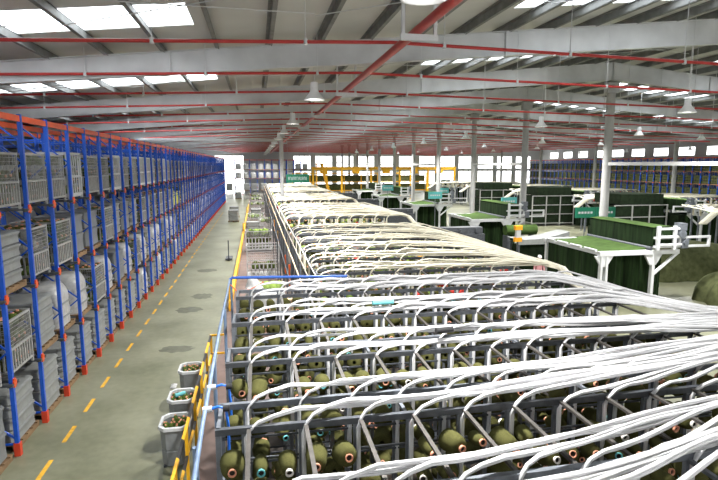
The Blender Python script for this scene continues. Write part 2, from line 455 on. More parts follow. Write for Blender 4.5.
# load types ---------------------------------------------------------
def pallet_mb(w=1.15, d=1.1, h=.13):
    m = MB()
    for k in range(5):
        y = -w/2 + .06 + (w-.12)*k/4; m.box(-d/2, d/2, y-.055, y+.055, h-.025, h)
    for k in range(3):
        x = -d/2 + .06 + (d-.12)*k/2; m.box(x-.05, x+.05, -w/2, w/2, 0, h-.025)
    return m
def cage_frame(m, w, d, z0, h, t=.045):
    for sx in (-1,1):
        for sy in (-1,1): m.box(sx*d/2-t/2, sx*d/2+t/2, sy*w/2-t/2, sy*w/2+t/2, 0, h)
    for z in (z0, h*.48, h-.03):
        for sx in (-1,1): m.bar((sx*d/2,-w/2,z),(sx*d/2,w/2,z), t)
        for sy in (-1,1): m.bar((-d/2,sy*w/2,z),(d/2,sy*w/2,z), t)
def cage(name, h=1.5, w=1.16, d=1.1, lower=True):
    r = empty(name)
    m = MB(); cage_frame(m, w, d, .12, h); m.build('frame', 'grey_wire', r)
    m = MB(); m.box(-d/2, d/2, -w/2, w/2, .09, .12); m.build('floor_plate', 'grey_wire', r)
    for s in (1, -1):
        m = MB(); n = 9
        for k in range(1, n):
            y = -w/2 + w*k/n; m.box(s*d/2-.012, s*d/2+.012, y-.018, y+.018, .12, h*.48)
        for k in range(1, 19):
            y = -w/2 + w*k/19; m.box(s*d/2-.004, s*d/2+.004, y-.004, y+.004, h*.48, h-.03)
        for k in range(1, 7):
            z = h*.48 + (h*.5)*k/7; m.box(s*d/2-.004, s*d/2+.004, -w/2, w/2, z-.004, z+.004)
        m.build('mesh_panel', 'grey_wire', r)
        m = MB()
        for k in range(1, n):
            x = -d/2 + d*k/n; m.box(x-.018, x+.018, s*w/2-.012, s*w/2+.012, .12, h*.48)
        for k in range(1, 17):
            x = -d/2 + d*k/17; m.box(x-.004, x+.004, s*w/2-.004, s*w/2+.004, h*.48, h-.03)
        for k in range(1, 7):
            z = h*.48 + (h*.5)*k/7; m.box(-d/2, d/2, s*w/2-.004, s*w/2+.004, z-.004, z+.004)
        m.build('mesh_panel', 'grey_wire', r)
    return r
def barred(name, h=1.5, w=1.16, d=1.1):
    r = empty(name)
    m = MB(); cage_frame(m, w, d, .12, h, .06); m.build('frame', 'white_paint', r)
    m = MB(); m.box(-d/2, d/2, -w/2, w/2, .05, .14); m.build('floor_plate', 'white_paint', r)
    m = MB()
    for s in (1, -1):
        for k in range(1, 6):
            y = -w/2 + w*k/6; m.box(s*d/2-.012, s*d/2+.012, y-.02, y+.02, .12, h)
            x = -d/2 + d*k/6; m.box(x-.02, x+.02, s*w/2-.012, s*w/2+.012, .12, h)
    m.build('bars', 'white_paint', r); return r
def stack(name, tiers=4, th=.34, w=1.12, d=1.06, mt='carton_white'):
    r = empty(name); pallet_mb().build('pallet', 'wood', r)
    for k in range(tiers):
        m = MB(); z = .135 + k*th; b = .03
        prof = [(-b, 0), (0, .03), (-.012, th*.45), (-.012, th*.6), (0, th-.07), (.018, th-.06), (.018, th-.02), (-b, th-.005)]
        rings = []
        for off, dz in prof:
            X, Y = d/2+off, w/2+off; c = .1
            rings.append([(X-c,-Y,z+dz),(X,-Y+c,z+dz),(X,Y-c,z+dz),(X-c,Y,z+dz),(-X+c,Y,z+dz),(-X,Y-c,z+dz),(-X,-Y+c,z+dz),(-X+c,-Y,z+dz)])
        vs = [p for q in rings for p in q]
        m._add(vs, [(a*8+i, a*8+(i+1)%8, (a+1)*8+(i+1)%8, (a+1)*8+i) for a in range(len(prof)-1) for i in range(8)] + [tuple(reversed(range(8))), tuple(range(len(vs)-8, len(vs)))], False)
        m.build('tray', mt, r)
    return r
def wrapped(name, h=1.3, w=1.1, d=1.05, seed=1, mt='film_white'):
    r = empty(name); pallet_mb().build('pallet', 'wood', r)
    rnd = random.Random(seed); m = MB(); nz = 9; nr = 20; rings = []
    for k in range(nz+1):
        f = k/nz; ring = []
        for i in range(nr):
            a = 2*pi*i/nr; e = 5
            c, s = cos(a), sin(a); q = (abs(c)**e + abs(s)**e)**(-1/e)
            sc = 1 + rnd.uniform(-.035,.035) - (.22*max(0, f-.8)/.2)
            ring.append((c*q*d/2*sc, s*q*w/2*sc, .135 + f*h + (rnd.uniform(-.05,.05) if k else 0)))
        rings.append(ring)
    vs = [p for q in rings for p in q]
    m._add(vs, [(a*nr+i, a*nr+(i+1)%nr, (a+1)*nr+(i+1)%nr, (a+1)*nr+i) for a in range(nz) for i in range(nr)] + [tuple(range(nz*nr, nz*nr+nr))], True)
    m.build('wrapped_load', mt, r)
    m = MB()
    for k in (2, 5): 
        z = .135 + k/nz*h; m.box(d/2-.005, d/2+.03, -w/2*.8, w/2*.8, z-.02, z+.02)
    m.build('strap', 'carton_white', r)
    return r
PROTO = {
    'cage': (cage('wire_cage', 1.22, 1.08, 1.05), 'grey wire mesh cage holding yarn', 'cage', 'wire_cage', 'wire cages on the racks'),
    'bar': (barred('barred_crate', 1.3, 1.1, 1.05), 'white barred crate holding green yarn', 'crate', 'barred_crate', 'barred crates on the racks'),
    'stack': (stack('tray_stack', 4, .28, 1.08, 1.04), 'grey ribbed tray stack on wooden pallet', 'tray stack', 'tray_stack', 'tray stacks on the racks'),
    'bin': (stack('bin_stack', 2, .55, 1.06, 1.02, mt='bin_grey'), 'pair of deep grey bins stacked on a pallet', 'bin stack', 'bin_stack', 'bin stacks on the racks'),
    'wrap': (wrapped('wrapped_pallet', 1.1, 1.06, 1.02, seed=3), 'pallet load wrapped in white plastic film', 'pallet load', 'wrapped_pallet', 'film-wrapped pallets on the racks'),
    'yel': (stack('yellow_bin', 1, .8, mt='lemon'), 'bright yellow bin on a pallet', 'bin', 'yellow_bin', None),
}
used = set()
LVN = ['floor', 'second', 'third', 'top']
def cone_low(m, p, ax, r, L, n=7, mi=0, ci=3):
    m.cur = mi; m.lathe([(0,0),(r*.95,0),(r,.05),(r*.82,L*.9),(r*.5,L),(0,L)], n, p, ax)
    if ci is not None: m.cur = ci; m.lathe([(.035,L-.005),(.035,L+.025),(.02,L+.026),(0,L-.0)], 6, p, ax)
fill = MB()      # countless yarn packages inside the cages and bins on the racks
rf = random.Random(5)
def put(kind, X, Y, Z, label, yarn=True, group=None):
    o0, desc, cat, nm, grp = PROTO[kind]
    if kind not in used: used.add(kind); o = o0
    else: o = copy_tree(o0)
    o.location = (X,Y,Z); tag(o, label, cat, group or grp)
    if kind in ('cage', 'bar') and yarn:
        for zz in range(4):
            for yy in range(4):
                for xx in ((1,) if zz < 3 else (0,1,2)):
                    if rf.random() < .1: continue
                    x = X + .38 - .3*(1-xx) - .22*(2-xx)*.6 if zz == 3 else X + .4
                    x = X + (.36, .05, -.3)[xx-1 if zz < 3 else xx]
                    c = rf.random(); mi = 0 if c < .6 else (1 if c < .93 else 2)
                    cone_low(fill, (x-.14 if zz < 3 else x, Y-.42+.28*yy+rf.uniform(-.03,.03), Z+.22+.25*zz), (1, rf.uniform(-.2,.2), rf.uniform(-.1,.3)) if zz < 3 else (rf.uniform(-.4,.4), rf.uniform(-.4,.4), 1), .125, .24, 7, mi)
    return o
rk = random.Random(8)
for i in range(-1, NB-1):
    Y = POST0 + PITCH*(i+.5)
    for lv in range(4):
        Z = 0 if lv == 0 else LEV[lv-1]
        u = rk.random()
        if i > 30 and rk.random() < .12: continue
        if lv == 0: kind = 'stack' if u < .6 else ('bin' if u < .8 else 'wrap')
        elif lv == 1: kind = 'stack' if u < .35 else ('wrap' if u < .62 else ('cage' if u < .9 else 'bin'))
        elif lv == 2: kind = 'cage' if u < .55 else ('stack' if u < .75 else ('bin' if u < .88 else 'wrap'))
        else: kind = 'cage' if u < .66 else ('bar' if u < .86 else 'wrap')
        fixed = {(-1,0):'bin',(0,0):'stack',(1,0):'stack',(-1,1):'cage',(0,1):'cage',(1,1):'stack',(2,1):'wrap',(3,1):'wrap',(4,1):'cage',(-1,2):'stack',(0,2):'stack',(1,2):'cage',(2,2):'cage',(3,2):'bin',
                 (-1,3):'cage',(0,3):'cage',(1,3):'cage',(2,3):'cage',(3,3):'bar',(4,3):'cage',(6,3):'bar',(9,3):'bar',(16,2):'yel',(17,2):'yel'}
        kind = fixed.get((i,lv), kind)
        ln = 'at floor level' if lv == 0 else 'on %s rack level' % LVN[lv]
        put(kind, RX-.62+rk.uniform(-.03,.05), Y+rk.uniform(-.03,.03), Z, '%s %s, %s bay along' % (PROTO[kind][1], ln, od(i+2)))
    if i < 14:
        for lv in range(4):
            Z = 0 if lv == 0 else LEV[lv-1]
            if rk.random() < .18: continue
            kind = 'cage' if rk.random() < .5 else ('stack' if rk.random() < .6 else 'wrap')
            ln = 'at floor level' if lv == 0 else 'on %s level' % LVN[lv]
            put(kind, RX-2.9, Y, Z, '%s behind the front row %s, %s bay' % (PROTO[kind][1], ln, od(i+2)), yarn=False)
o = fill.build('caged_yarn', ['yarn_olive','yarn_green','yarn_grey','core_orange'])
tag(o, 'olive and green yarn packages heaped inside the rack cages', 'yarn', None, 'stuff')

# floor markings by every upright, and dark wear patches
for i in range(-1, 40):
    Y = POST0 + PITCH*i + .75
    m = MB(); m._add([(-4.33,Y-.38,.004),(-4.24,Y-.38,.004),(-4.24,Y+.38,.004),(-4.33,Y+.38,.004)], [(0,1,2,3)], False)
    struct('floor_marking', m, 'mark_yellow')

for k, (X, Y, rx, ry) in enumerate(((-2.9,22.5,.55,.5),(-2.6,24.8,.5,.6),(-2.75,17.6,.6,.35),(-2.9,31,.6,.5))):
    m = MB(); n = 22; rr = random.Random(k)
    m._add([(X+rx*cos(2*pi*q/n)*rr.uniform(.75,1.1), Y+ry*sin(2*pi*q/n)*rr.uniform(.75,1.1), .003) for q in range(n)], [tuple(range(n))], False)
    struct('floor_stain', m, 'stain')
m = MB(); m.grid(lambda u, v: (-2.45+.16*u, 14.35+.3*v, .012+.05*sin(pi*u)*sin(7*v)**2), 6, 8)
o = m.build('paper_scrap', 'film_white'); tag(o, 'small crumpled paper scrap lying alone on the aisle floor', 'scrap')

# ------------------------------------------------------------------ far rack along the right wall
RX2 = 60.
dark_load = empty('carpet_load'); pallet_mb().build('pallet', 'wood', dark_load)
m = MB()
for a in range(3):
    for b_ in range(3): m.cyl((-.5,-.37+.37*a,.33+.37*b_),(.5,-.37+.37*a,.33+.37*b_), .183, 10)
m.build('roll_bundle', 'cloth_olive', dark_load)
first = True
for i in range(42):
    Y = 50 + PITCH*i
    o = copy_tree(rack0, (RX2, Y, 0), 'distant blue rack frame by the far side wall, %s along' % od(i+1), 'blue pallet rack frames by the side wall'); o.rotation_euler.z = pi
    for lv in range(4):
        Z = 0 if lv == 0 else LEV[lv-1]
        lb = 'olive carpet rolls on %s level of the side wall rack, %s bay' % (LVN[lv], od(i+1))
        d = dark_load if first else copy_tree(dark_load); first = False
        d.location = (RX2+.62, Y+PITCH*.5-PITCH, Z); tag(d, lb, 'carpet rolls', 'carpet rolls on the side-wall rack')

# ------------------------------------------------------------------ creels
CR_H = 3.2
ND = .6
rc = random.Random(21)
def yarn_cone_mesh(r, L):
    m = MB(); n = 18; prof = [(.03, 0), (r*.86, .0), (r*.97, .018)]
    k = 6
    for q in range(k+1):
        t = q/k; prof.append((r*(1-.17*t) + (.004 if q % 2 else 0), .03 + (L-.08)*t))
    prof += [(r*.72, L-.02), (r*.5, L-.002), (.03, L)]
    m.lathe(prof, n); return m.mesh('yarn_cone', 'yarn_olive')
def core_mesh(L, ext, mt):
    m = MB(); m.cur = 0
    m.lathe([(.032, L-.02), (.043, L+ext-.012), (.045, L+ext), (.030, L+ext), (.029, L+ext-.02)], 14)
    m.cur = 1; m.lathe([(.029, L+ext-.02), (.0, L+ext-.02)], 14); return m.mesh('paper_core', [mt, 'core_hole_shade'])
CV = []
for r, L in ((.132,.27),(.118,.25),(.10,.24),(.075,.23),(.122,.30)):
    me = yarn_cone_mesh(r, L)
    CV.append((me, [core_mesh(L, .035, 'core_orange'), core_mesh(L, .03, 'core_teal'), core_mesh(L, .04, 'core_white')], r, L))
def proj(p):
    F = Vector((sin(yaw)*cos(pitch), cos(yaw)*cos(pitch), -sin(pitch))); R = Vector((cos(yaw), -sin(yaw), 0)); U = R.cross(F)
    v = Vector(p) - Vector((0,0,H)); d = v.dot(F)
    return CX + F_PX*v.dot(R)/d, CY - F_PX*v.dot(U)/d, d
CONES = []   # (score, pos, axis, variant, core, label)
def creel_frame(x0, xn, n, yf, label, ties=True, ext=True, name='yarn_creel', group=None, low=False, tie_back=1.33):
    r = empty(name, (x0, yf, 0)); st = (xn-x0)/(n-1)
    X = [k*st for k in range(n)]
    if ext: X = [-.27] + X
    for yo in (0, ND):
        for x in X: MB().box(x-.028, x+.028, yo-.025, yo+.025, 0, CR_H-.03).build('post', 'grey_steel', r)
        MB().box(X[0]-.03, X[-1]+.03, yo-.03, yo+.03, CR_H-.04, CR_H+.03).build('top_beam', 'dark_steel' if yo == 0 else 'grey_steel', r)
        if not low:
            for z in (2.82, 2.5, 2.18, 1.86, 1.5):
                MB().box(X[0], X[-1], yo+(.05 if yo == 0 else -.07), yo+(.07 if yo == 0 else -.05), z-.012, z+.012).build('peg_rail', 'dark_steel', r)
    for x in X[::4]: MB().box(x-.02, x+.02, 0, ND, CR_H-.06, CR_H-.02).build('cross_bar', 'grey_steel', r)
    if ext: 
        for z in (CR_H+.0, 2.4, 1.4): MB().box(-.29, -.25, 0, ND, z-.03, z+.03).build('end_rail', 'grey_steel', r)
    if ties:
        for x in X[1:]: MB().bar((x+.05, -tie_back, CR_H-.0), (x+.05, 0, CR_H+.0), .045, .03).build('tie_bar', 'brown_steel', r)
    tag(r, label, 'creel', group)
    return r, X, st
NEAR_Y = [3.53+1.935*k for k in range(5)]
NX0, NXN, NP = -.2, 7.1, 13
low_fill = MB()
CNAMES = ['nearest', 'second', 'third', 'fourth', 'fifth']
for k, yf in enumerate(NEAR_Y):
    r, X, st = creel_frame(NX0, NXN, NP, yf, 'grey steel creel frame full of olive yarn cones, %s from the camera' % CNAMES[k], True, True, group='creel frames of the near block')
    col = 0
    xs_ = []
    xs_.append(-.13)
    for q in range(NP-1): xs_ += [X[1+q] + st*.27, X[1+q] + st*.74]
    for side in (0, 1):
        for ci, x in enumerate(xs_):
            for lv in range(6):
                if rc.random() < .2: continue
                z = 2.86 - .325*lv + rc.uniform(-.02,.02)
                var = rc.choice((0,0,1,1,2,3,4)); core = rc.choice((0,0,0,0,0,1,2))
                sgn = -1 if side == 0 else 1
                ax = Vector((rc.uniform(-.35,.35), sgn, rc.uniform(-.2,.45)))
                if lv == 2 and rc.random() < .5: ax = Vector((rc.uniform(-.2,.2), sgn*.6, .9))
                base = sgn*.02 if side == 0 else ND+.02
                pos = Vector((NX0+x, yf+base, z))
                mid = pos + ax.normalized()*.14
                px, py, d = proj(mid)
                ok = d > .5 and -15 < px < 733 and py < 500
                sc = (1/d) * (1.0 if side == 0 else .72) * (1 - .16*lv) if ok else 0
                lb = 'olive yarn cone %s from the aisle, %s row down, %s side of %s creel' % (od(ci+1), od(lv+1), 'near' if side == 0 else 'far', CNAMES[k])
                CONES.append((sc, pos, ax, var, core, lb))
CONES.sort(key=lambda t: -t[0])
for q, (sc, pos, ax, var, core, lb) in enumerate(CONES):
    me, cores, r_, L_ = CV[var]
    rot = Vector((0,0,1)).rotation_difference(ax.normalized())
    if q < 300:
        o = link('yarn_cone', me); o.rotation_mode = 'QUATERNION'; o.rotation_quaternion = rot; o.location = pos
        tag(o, lb, 'yarn cone', 'yarn cones on the near creels')
        c = link('paper_core', cores[core], o)
    elif sc > 0 or rc.random() < .4:
        low_fill.cur = 0
        low_fill.lathe([(0,0),(r_*.9,0),(r_,.03),(r_*.83,L_*.85),(r_*.5,L_),(.04,L_)], 11, pos, ax)
        low_fill.cur = 1 + core
        low_fill.lathe([(.035,L_-.01),(.045,L_+.035),(.030,L_+.035),(.029,L_+.01)], 9, pos, ax)
        low_fill.cur = 4; low_fill.lathe([(.029,L_+.012),(0,L_+.012)], 9, pos, ax)
o = low_fill.build('more_yarn_cones', ['yarn_olive','core_orange','core_teal','core_white','core_hole_shade'])
tag(o, 'deeper olive yarn cones filling the near creels', 'yarn cones', 'yarn cones on the near creels', 'stuff')

# yarn tubes ----------------------------------------------------------
def smooth01(t): t = max(0, min(1, t)); return t*t*(3-2*t)
def bundle_paths(xi, yr, hub, p, lane_y, lane_z, strands, rnd, xs0=0., z0=2.3, tail=None, np_=26, spread=.026):
    xh, yh, zh = hub; out = []
    wob = [rnd.uniform(0, 6.28) for _ in range(4)]
    hump = rnd.uniform(.0, .07)
    arch = rnd.uniform(.3, .46)
    for s in range(strands):
        a = (s % 3 - 1)*spread + rnd.uniform(-.006,.006); b = (s//3)*spread*.8 + rnd.uniform(-.005,.005)
        pts = [(xi+a*.5, yr-.055+b*.5, z0), (xi+a*.5, yr-.06+b*.5, 2.8), (xi+a*.4, yr-.06+b, CR_H-.08)]
        zl = CR_H + .085 + lane_z + b
        for t in (20, 45, 70):
            t = radians(t); pts.append((xi + arch*(1-cos(t)) + b*.3, yr - .06 + (.06+lane_y)*sin(t)*.5 + a*.6, CR_H-.08 + (zl+hump+.08-CR_H)*sin(t)))
        n = np_
        xs1 = xi + arch + .12
        for k in range(n+1):
            f = k/n; x = xs1 + (xh-xs1)*f
            w = max(0, min(1, (x-xs0)/(xh-xs0)))**p if p > 0 else smooth01((x-xh+2.9)/2.1)
            bl = 1-(1-min(1, (x-xs1)/1.4))**2
            y = yr + lane_y + a + ((yh + lane_y*2.2 - yr - lane_y)*w + .022*sin(x*2.1+wob[0]))*bl
            z = zl + hump*(1-bl) + ((zh-CR_H-.1+lane_y*.5)*w + .018*sin(x*1.7+wob[1]))*bl
            pts.append((x, y, z))
        if tail:
            for tx, ty, tz in tail: pts.append((xh+tx+a, yh+ty+lane_y*1.5+a, zh+tz+b+lane_z))
        out.append(pts)
    return out
rt = random.Random(4)
NHUB = (9.6, 7.0, 3.42)
ri = 0
RNAME = ['near edge of nearest near creel','far edge of nearest near creel','near edge of second near creel','far edge of second near creel','near edge of third near creel','far edge of third near creel','near edge of fourth near creel','far edge of fourth near creel','near edge of fifth near creel','far edge of fifth near creel']
for k, yf in enumerate(NEAR_Y):
    for side in (0, 1):
        yr = yf + (0 if side == 0 else ND); st = (NXN-NX0)/(NP-1)
        p = 2.0 if yr < 6.5 else (3.5 if yr < 8.5 else -1)
        for j in range(NP):
            m = MB()
            ly = (.15 - .30*j/(NP-1)) if k < 3 else (.10 - .19*j/(NP-1)); lz = .0 + (.045 if k < 3 else .07)*((j*5) % 3)/2 + .02*j/NP
            for pts in bundle_paths(NX0+st*j+.02, yr, (NHUB[0], 6.9+(yr-7)*(.42 if yr < 7 else .30), NHUB[2] + ((7.2-yr)*.11 if yr < 7.2 else -.06*(yr-7))), p, ly, lz, 5, rt, 0, spread=.023, tail=((.5,-.2,-.2),(1.0,-.35,-.75),(1.3,-.4,-1.4))):
                m.sweep(pts, .0145, 5)
            o = m.build('yarn_tube_bundle', 'tube_white')
            tag(o, 'white yarn tube bundle at %s post from the aisle, %s' % (od(j+1), RNAME[ri]), 'tubes', 'white yarn tube bundles over the near creels')
        ri += 1
# machine header that the near tubes drop into, just past the frame
hd = empty('tufting_header', (11.2, 6.6, 0))
MB().box(-.3,.5,-2.4,2.6,1.6,2.1).build('needle_bar_housing','dark_steel',hd)
for yy in (-2.2, 2.4): MB().box(-.2,.4,yy-.2,yy+.2,0,1.6).build('leg','dark_steel',hd)
tag(hd, 'dark tufting machine head taking the white tubes of the near block', 'machine')
# cable tape marks on tubes
o = MB().cyl((2.62,7.42,3.50),(2.90,7.46,3.50), .05, 8).build('tape_wrap', 'black'); tag(o, 'black tape wrap around a white tube bundle', 'tape')
o = MB().cyl((2.05,9.33,3.47),(2.45,9.36,3.47), .045, 8).build('tape_wrap', 'core_teal'); tag(o, 'pale blue tape wrap around a white tube bundle', 'tape')

# farther blocks
BLK = [13.35, 27.9, 41.6, 54.8, 68.0]
HUBS = [(7.9,13.3,3.25),(7.9,28.3,3.25),(7.5,42.5,3.25),(7.5,55.6,3.25),(7.5,69,3.25)]
BX0, BXN = 1.5, 6.9
BN = ['second', 'third', 'fourth', 'fifth', 'sixth']
multi = MB(); rm = random.Random(17)
def fill_row(m, x0, x1, y, n, lv=(2.86, 2.52, 2.2), nn=7):
    for q in range(n):
        x = x0 + (x1-x0)*(q+.5)/n
        for z in lv:
            if rm.random() < .1: continue
            c = rm.random(); mi = 0 if c < .36 else (1 if c < .55 else (4 if c < .72 else (5 if c < .76 else (3 if c < .8 else 2))))
            cone_low(m, (x, y+.0, z), (rm.uniform(-.2,.2), -1, rm.uniform(0,.5)), rm.uniform(.1,.14), .24, nn, mi, 6)
band_protos = []; frame_protos = []
for b, y0 in enumerate(BLK):
    nk = 6 if b == 0 else 5
    pit = 1.95 if b == 0 else 2.1
    for k in range(nk):
        yf = y0 + pit*k
        lb = 'steel creel frame under cream tubes, %s of the %s block from the camera' % (od(k+1), BN[b])
        if b < 2:
            r, X, st = creel_frame(BX0, BXN, 9, yf, lb, b == 0, False, group='creel frames of the farther blocks', low=(b > 0), tie_back=1.35)
            if b == 1 and k == 0: frame_protos.append(r)
        else:
            r = copy_tree(frame_protos[0], (BX0, yf, 0), lb, 'creel frames of the farther blocks')
        fill_row(multi, BX0, BXN+.3, yf, 18 if b == 0 else 12, (2.86,2.52,2.2) if b == 0 else (2.8,2.4), 7 if b == 0 else 6)
        fill_row(multi, BX0, BXN+.3, yf+ND-.02+.26, 16 if b == 0 else 10, (2.86,2.52) if b == 0 else (2.8,), 6)
        for side in (0, 1):
            yr = yf + (0 if side == 0 else ND); hub = HUBS[b]; st = (BXN-BX0)/8
            hz = (hub[0] + .15*(yr-hub[1])/12*-1, hub[1], hub[2] + .04)
            if b == 0:
                for j in range(9):
                    m = MB()
                    for pts in bundle_paths(BX0+st*j, yr, hz, 7 + (yr-hub[1])*.9, .05-.10*j/8, .05*((j*5) % 3)/2, 3, rt, 0, z0=2.5, tail=((.35,-.25,-.12),(.8,-.5,-.7),(1.1,-.6,-1.3)), np_=22, spread=.03):
                        m.sweep(pts, .016, 4)
                    o = m.build('yarn_tube_bundle', 'tube_cream')
                    tag(o, 'cream yarn tube bundle, %s post, %s edge of %s creel, second block' % (od(j+1), 'near' if side == 0 else 'far', od(k+1)), 'tubes', 'cream yarn tube bundles over the second block')
            else:
                lb = 'cream yarn tubes along the %s edge of %s creel in the %s block' % ('near' if side == 0 else 'far', od(k+1), BN[b])
                m = MB()
                for j in range(9):
                    for pts in bundle_paths(BX0+st*j, yr, hz, 7 + (yr-hub[1])*.9, .08-.16*j/8, .05*((j*5) % 3)/2, 2, rt, 0, z0=2.6, tail=((.35,-.25,-.12),(.8,-.5,-.7)), np_=14, spread=.05):
                        m.sweep(pts, .026, 4)
                o = m.build('yarn_tube_band', 'tube_cream')
                tag(o, lb, 'tubes', 'cream yarn tubes over the farther blocks')
                if b == 1: band_protos.append((o.data, yr, k, side))
# mirrored creels on the far side of the machines
RB = [26.4, 38.9, 51.4, 63.9, 76.4]
rnames = ['nearest', 'second', 'third', 'fourth', 'fifth']
for b, y0 in enumerate(RB):
    for k in range(3):
        r = copy_tree(frame_protos[0], (44.4-2.2*BX0, y0+2.1*k, 0), 'creel frame beyond the ridge columns, %s in %s block' % (od(k+1), rnames[b]), 'creel frames beyond the ridge columns'); r.scale.x = -2.2
        fill_row(multi, 29.5, 41, y0+2.1*k, 12, (2.8,), 6)
    for me, yr, k, side in band_protos:
        if k > 2: continue
        o = link('yarn_tube_band', me); o.scale.x = -2.2; o.location = (44.4, y0-BLK[1], 0)
        tag(o, 'cream tubes beyond the ridge columns, %s edge of %s creel, %s block' % ('near' if side == 0 else 'far', od(k+1), rnames[b]), 'tubes', 'cream yarn tubes beyond the ridge columns')
o = multi.build('mixed_yarn_cones', ['yarn_olive','yarn_green','yarn_grey','yellow','yarn_lime','yarn_red','core_orange'])
tag(o, 'olive, lime, grey and red yarn cones filling the farther creels', 'yarn cones', None, 'stuff')

# loose conduits along the aisle end of the second block
for k, (xa, xb, z, mt) in enumerate(((1.05,1.05,3.05,'cardboard'),(1.22,1.22,3.2,'pale_conduit'),(1.38,1.38,3.28,'white_paint'),(.92,.92,2.5,'dark_steel'))):
    o = MB().cyl((xa,12.95,z),(xb,80,z), .02, 6).build('conduit', mt)
    for Y in range(14, 80, 6): MB().box(xa-.025, xa+.025, Y-.02, Y+.02, 0, z-.02).build('support_post', 'dark_steel', o)
    tag(o, '%s conduit along the aisle end of the farther creels, %s out from the frames' % ({'cardboard':'tan','white_paint':'white','pale_conduit':'beige','dark_steel':'dark'}[mt], od([3,2,1,4][k])), 'conduit', 'conduits along the creel ends')
# orange and yellow lumber of safety tags hanging at creel ends
for k, (Y, z, mt) in enumerate(((21.5,1.6,'orange_plastic'),(24.5,1.5,'orange_plastic'),(33,1.6,'yellow'),(40,1.6,'amber'),(52,1.7,'yellow'),(60,1.7,'yellow'))):
    m = MB()
    for q in range(9): m.sweep([(1.25+.05*sin(q),Y+.05*q-.2,z+.35),(1.23,Y+.05*q-.2,z+.1),(1.25+.04*cos(q*2),Y+.05*q-.2,z-.5)], .016, 4)
    o = m.build('hose_cluster', mt); tag(o, '%s hoses hanging at the creel ends along the corridor, %s along' % ({'orange_plastic':'orange','yellow':'yellow','amber':'amber'}[mt], od(k+1)), 'hoses')

# ------------------------------------------------------------------ rails by the near creel
o = empty('blue_handrail', (-.68, 12.6, 0))
m = MB(); m.sweep([(0,0,3.32),(.02,-4,3.32),(.06,-7.2,3.32),(.12,-9.6,3.32)], .025, 8); m.build('long_rail', 'rail_blue', o)
m = MB(); m.sweep([(0,0,3.32),(.06,.03,3.36),(2.75,-.3,3.36)], .033, 8); m.build('end_rail', 'pipe_blue', o)
for Y in (0, -2.6, -5.2, -7.6): MB().cyl((.03,Y,0),(.03,Y,3.3), .028, 8).build('stanchion', 'rail_blue', o)
MB().cyl((2.7,-.3,0),(2.7,-.3,3.35), .028, 8).build('stanchion', 'rail_blue', o)
tag(o, 'blue-grey pipe handrail running along the aisle end of the near creels', 'handrail')
for k, (Y, z) in enumerate(((6.35,3.32),(5.75,3.32))):
    h = empty('air_hose', (-.6, Y, 0))
    MB().sweep([(0,0,z),(.12,0,z+.03),(.2,0,z),(.22,-.02,z-.2),(.22,-.05,1.9)], .016, 8).build('hose', 'hose_blue', h)
    MB().cyl((-.05,0,z),(.05,0,z+.01), .035, 10).build('coupling', 'white_paint', h)
    MB().cyl((.17,0,z),(.24,0,z), .035, 10).build('valve', 'black', h)
    tag(h, 'blue air hose dropping from a white coupling, %s on the handrail' % ['farther','nearer'][k], 'hose', 'blue air hoses on the handrail')
# yellow and black guard rail beside the bins
o = empty('guard_rail', (-1.42, 15.4, 0))
m = MB(); m.bar((0,0,1.1),(0,-8.2,1.1), .055, .055); m.build('top_rail', 'yellow_black', o)
m = MB(); m.bar((0,0,.55),(0,-8.2,.55), .05, .05); m.build('mid_rail', 'yellow_black', o)
for Y in (0,-1.4,-2.8,-4.2,-5.6,-7,-8.2): MB().box(-.03,.03,Y-.03,Y+.03,0,1.1).build('post', 'yellow', o)
m = MB(); m.bar((0,0,1.1),(.42,0,1.1), .05); m.bar((0,0,.55),(.42,0,.55), .05); m.box(.39,.45,-.03,.03,0,1.1); m.build('end_gate', 'yellow', o)
tag(o, 'yellow and black striped guard rail beside the grey bins on the walkway edge', 'guard rail')
o = empty('kerb_rail', (-1.2, 22, 0))
m = MB(); m.box(-.07,.07,0,56,.12,.42); m.build('beam', 'yellow', o)
for Y in range(0, 57, 4): MB().box(-.06,.06,Y-.05,Y+.05,0,.12).build('foot', 'yellow', o)
for Y in (0.3, 24, 42): MB().box(-.05,.05,Y-.05,Y+.05,.42,1.1).build('bollard', 'yellow', o)
tag(o, 'long low yellow guard kerb between the aisle and the cart corridor', 'guard rail')
o = MB().sweep([(-.66,12.4,3.25),(-.5,12.2,3.12),(-.2,12.25,3.15),(.1,12.3,3.3)], .012, 5).build('cord', 'orange_plastic'); tag(o, 'thin orange cord tied across the handrail corner', 'cord')

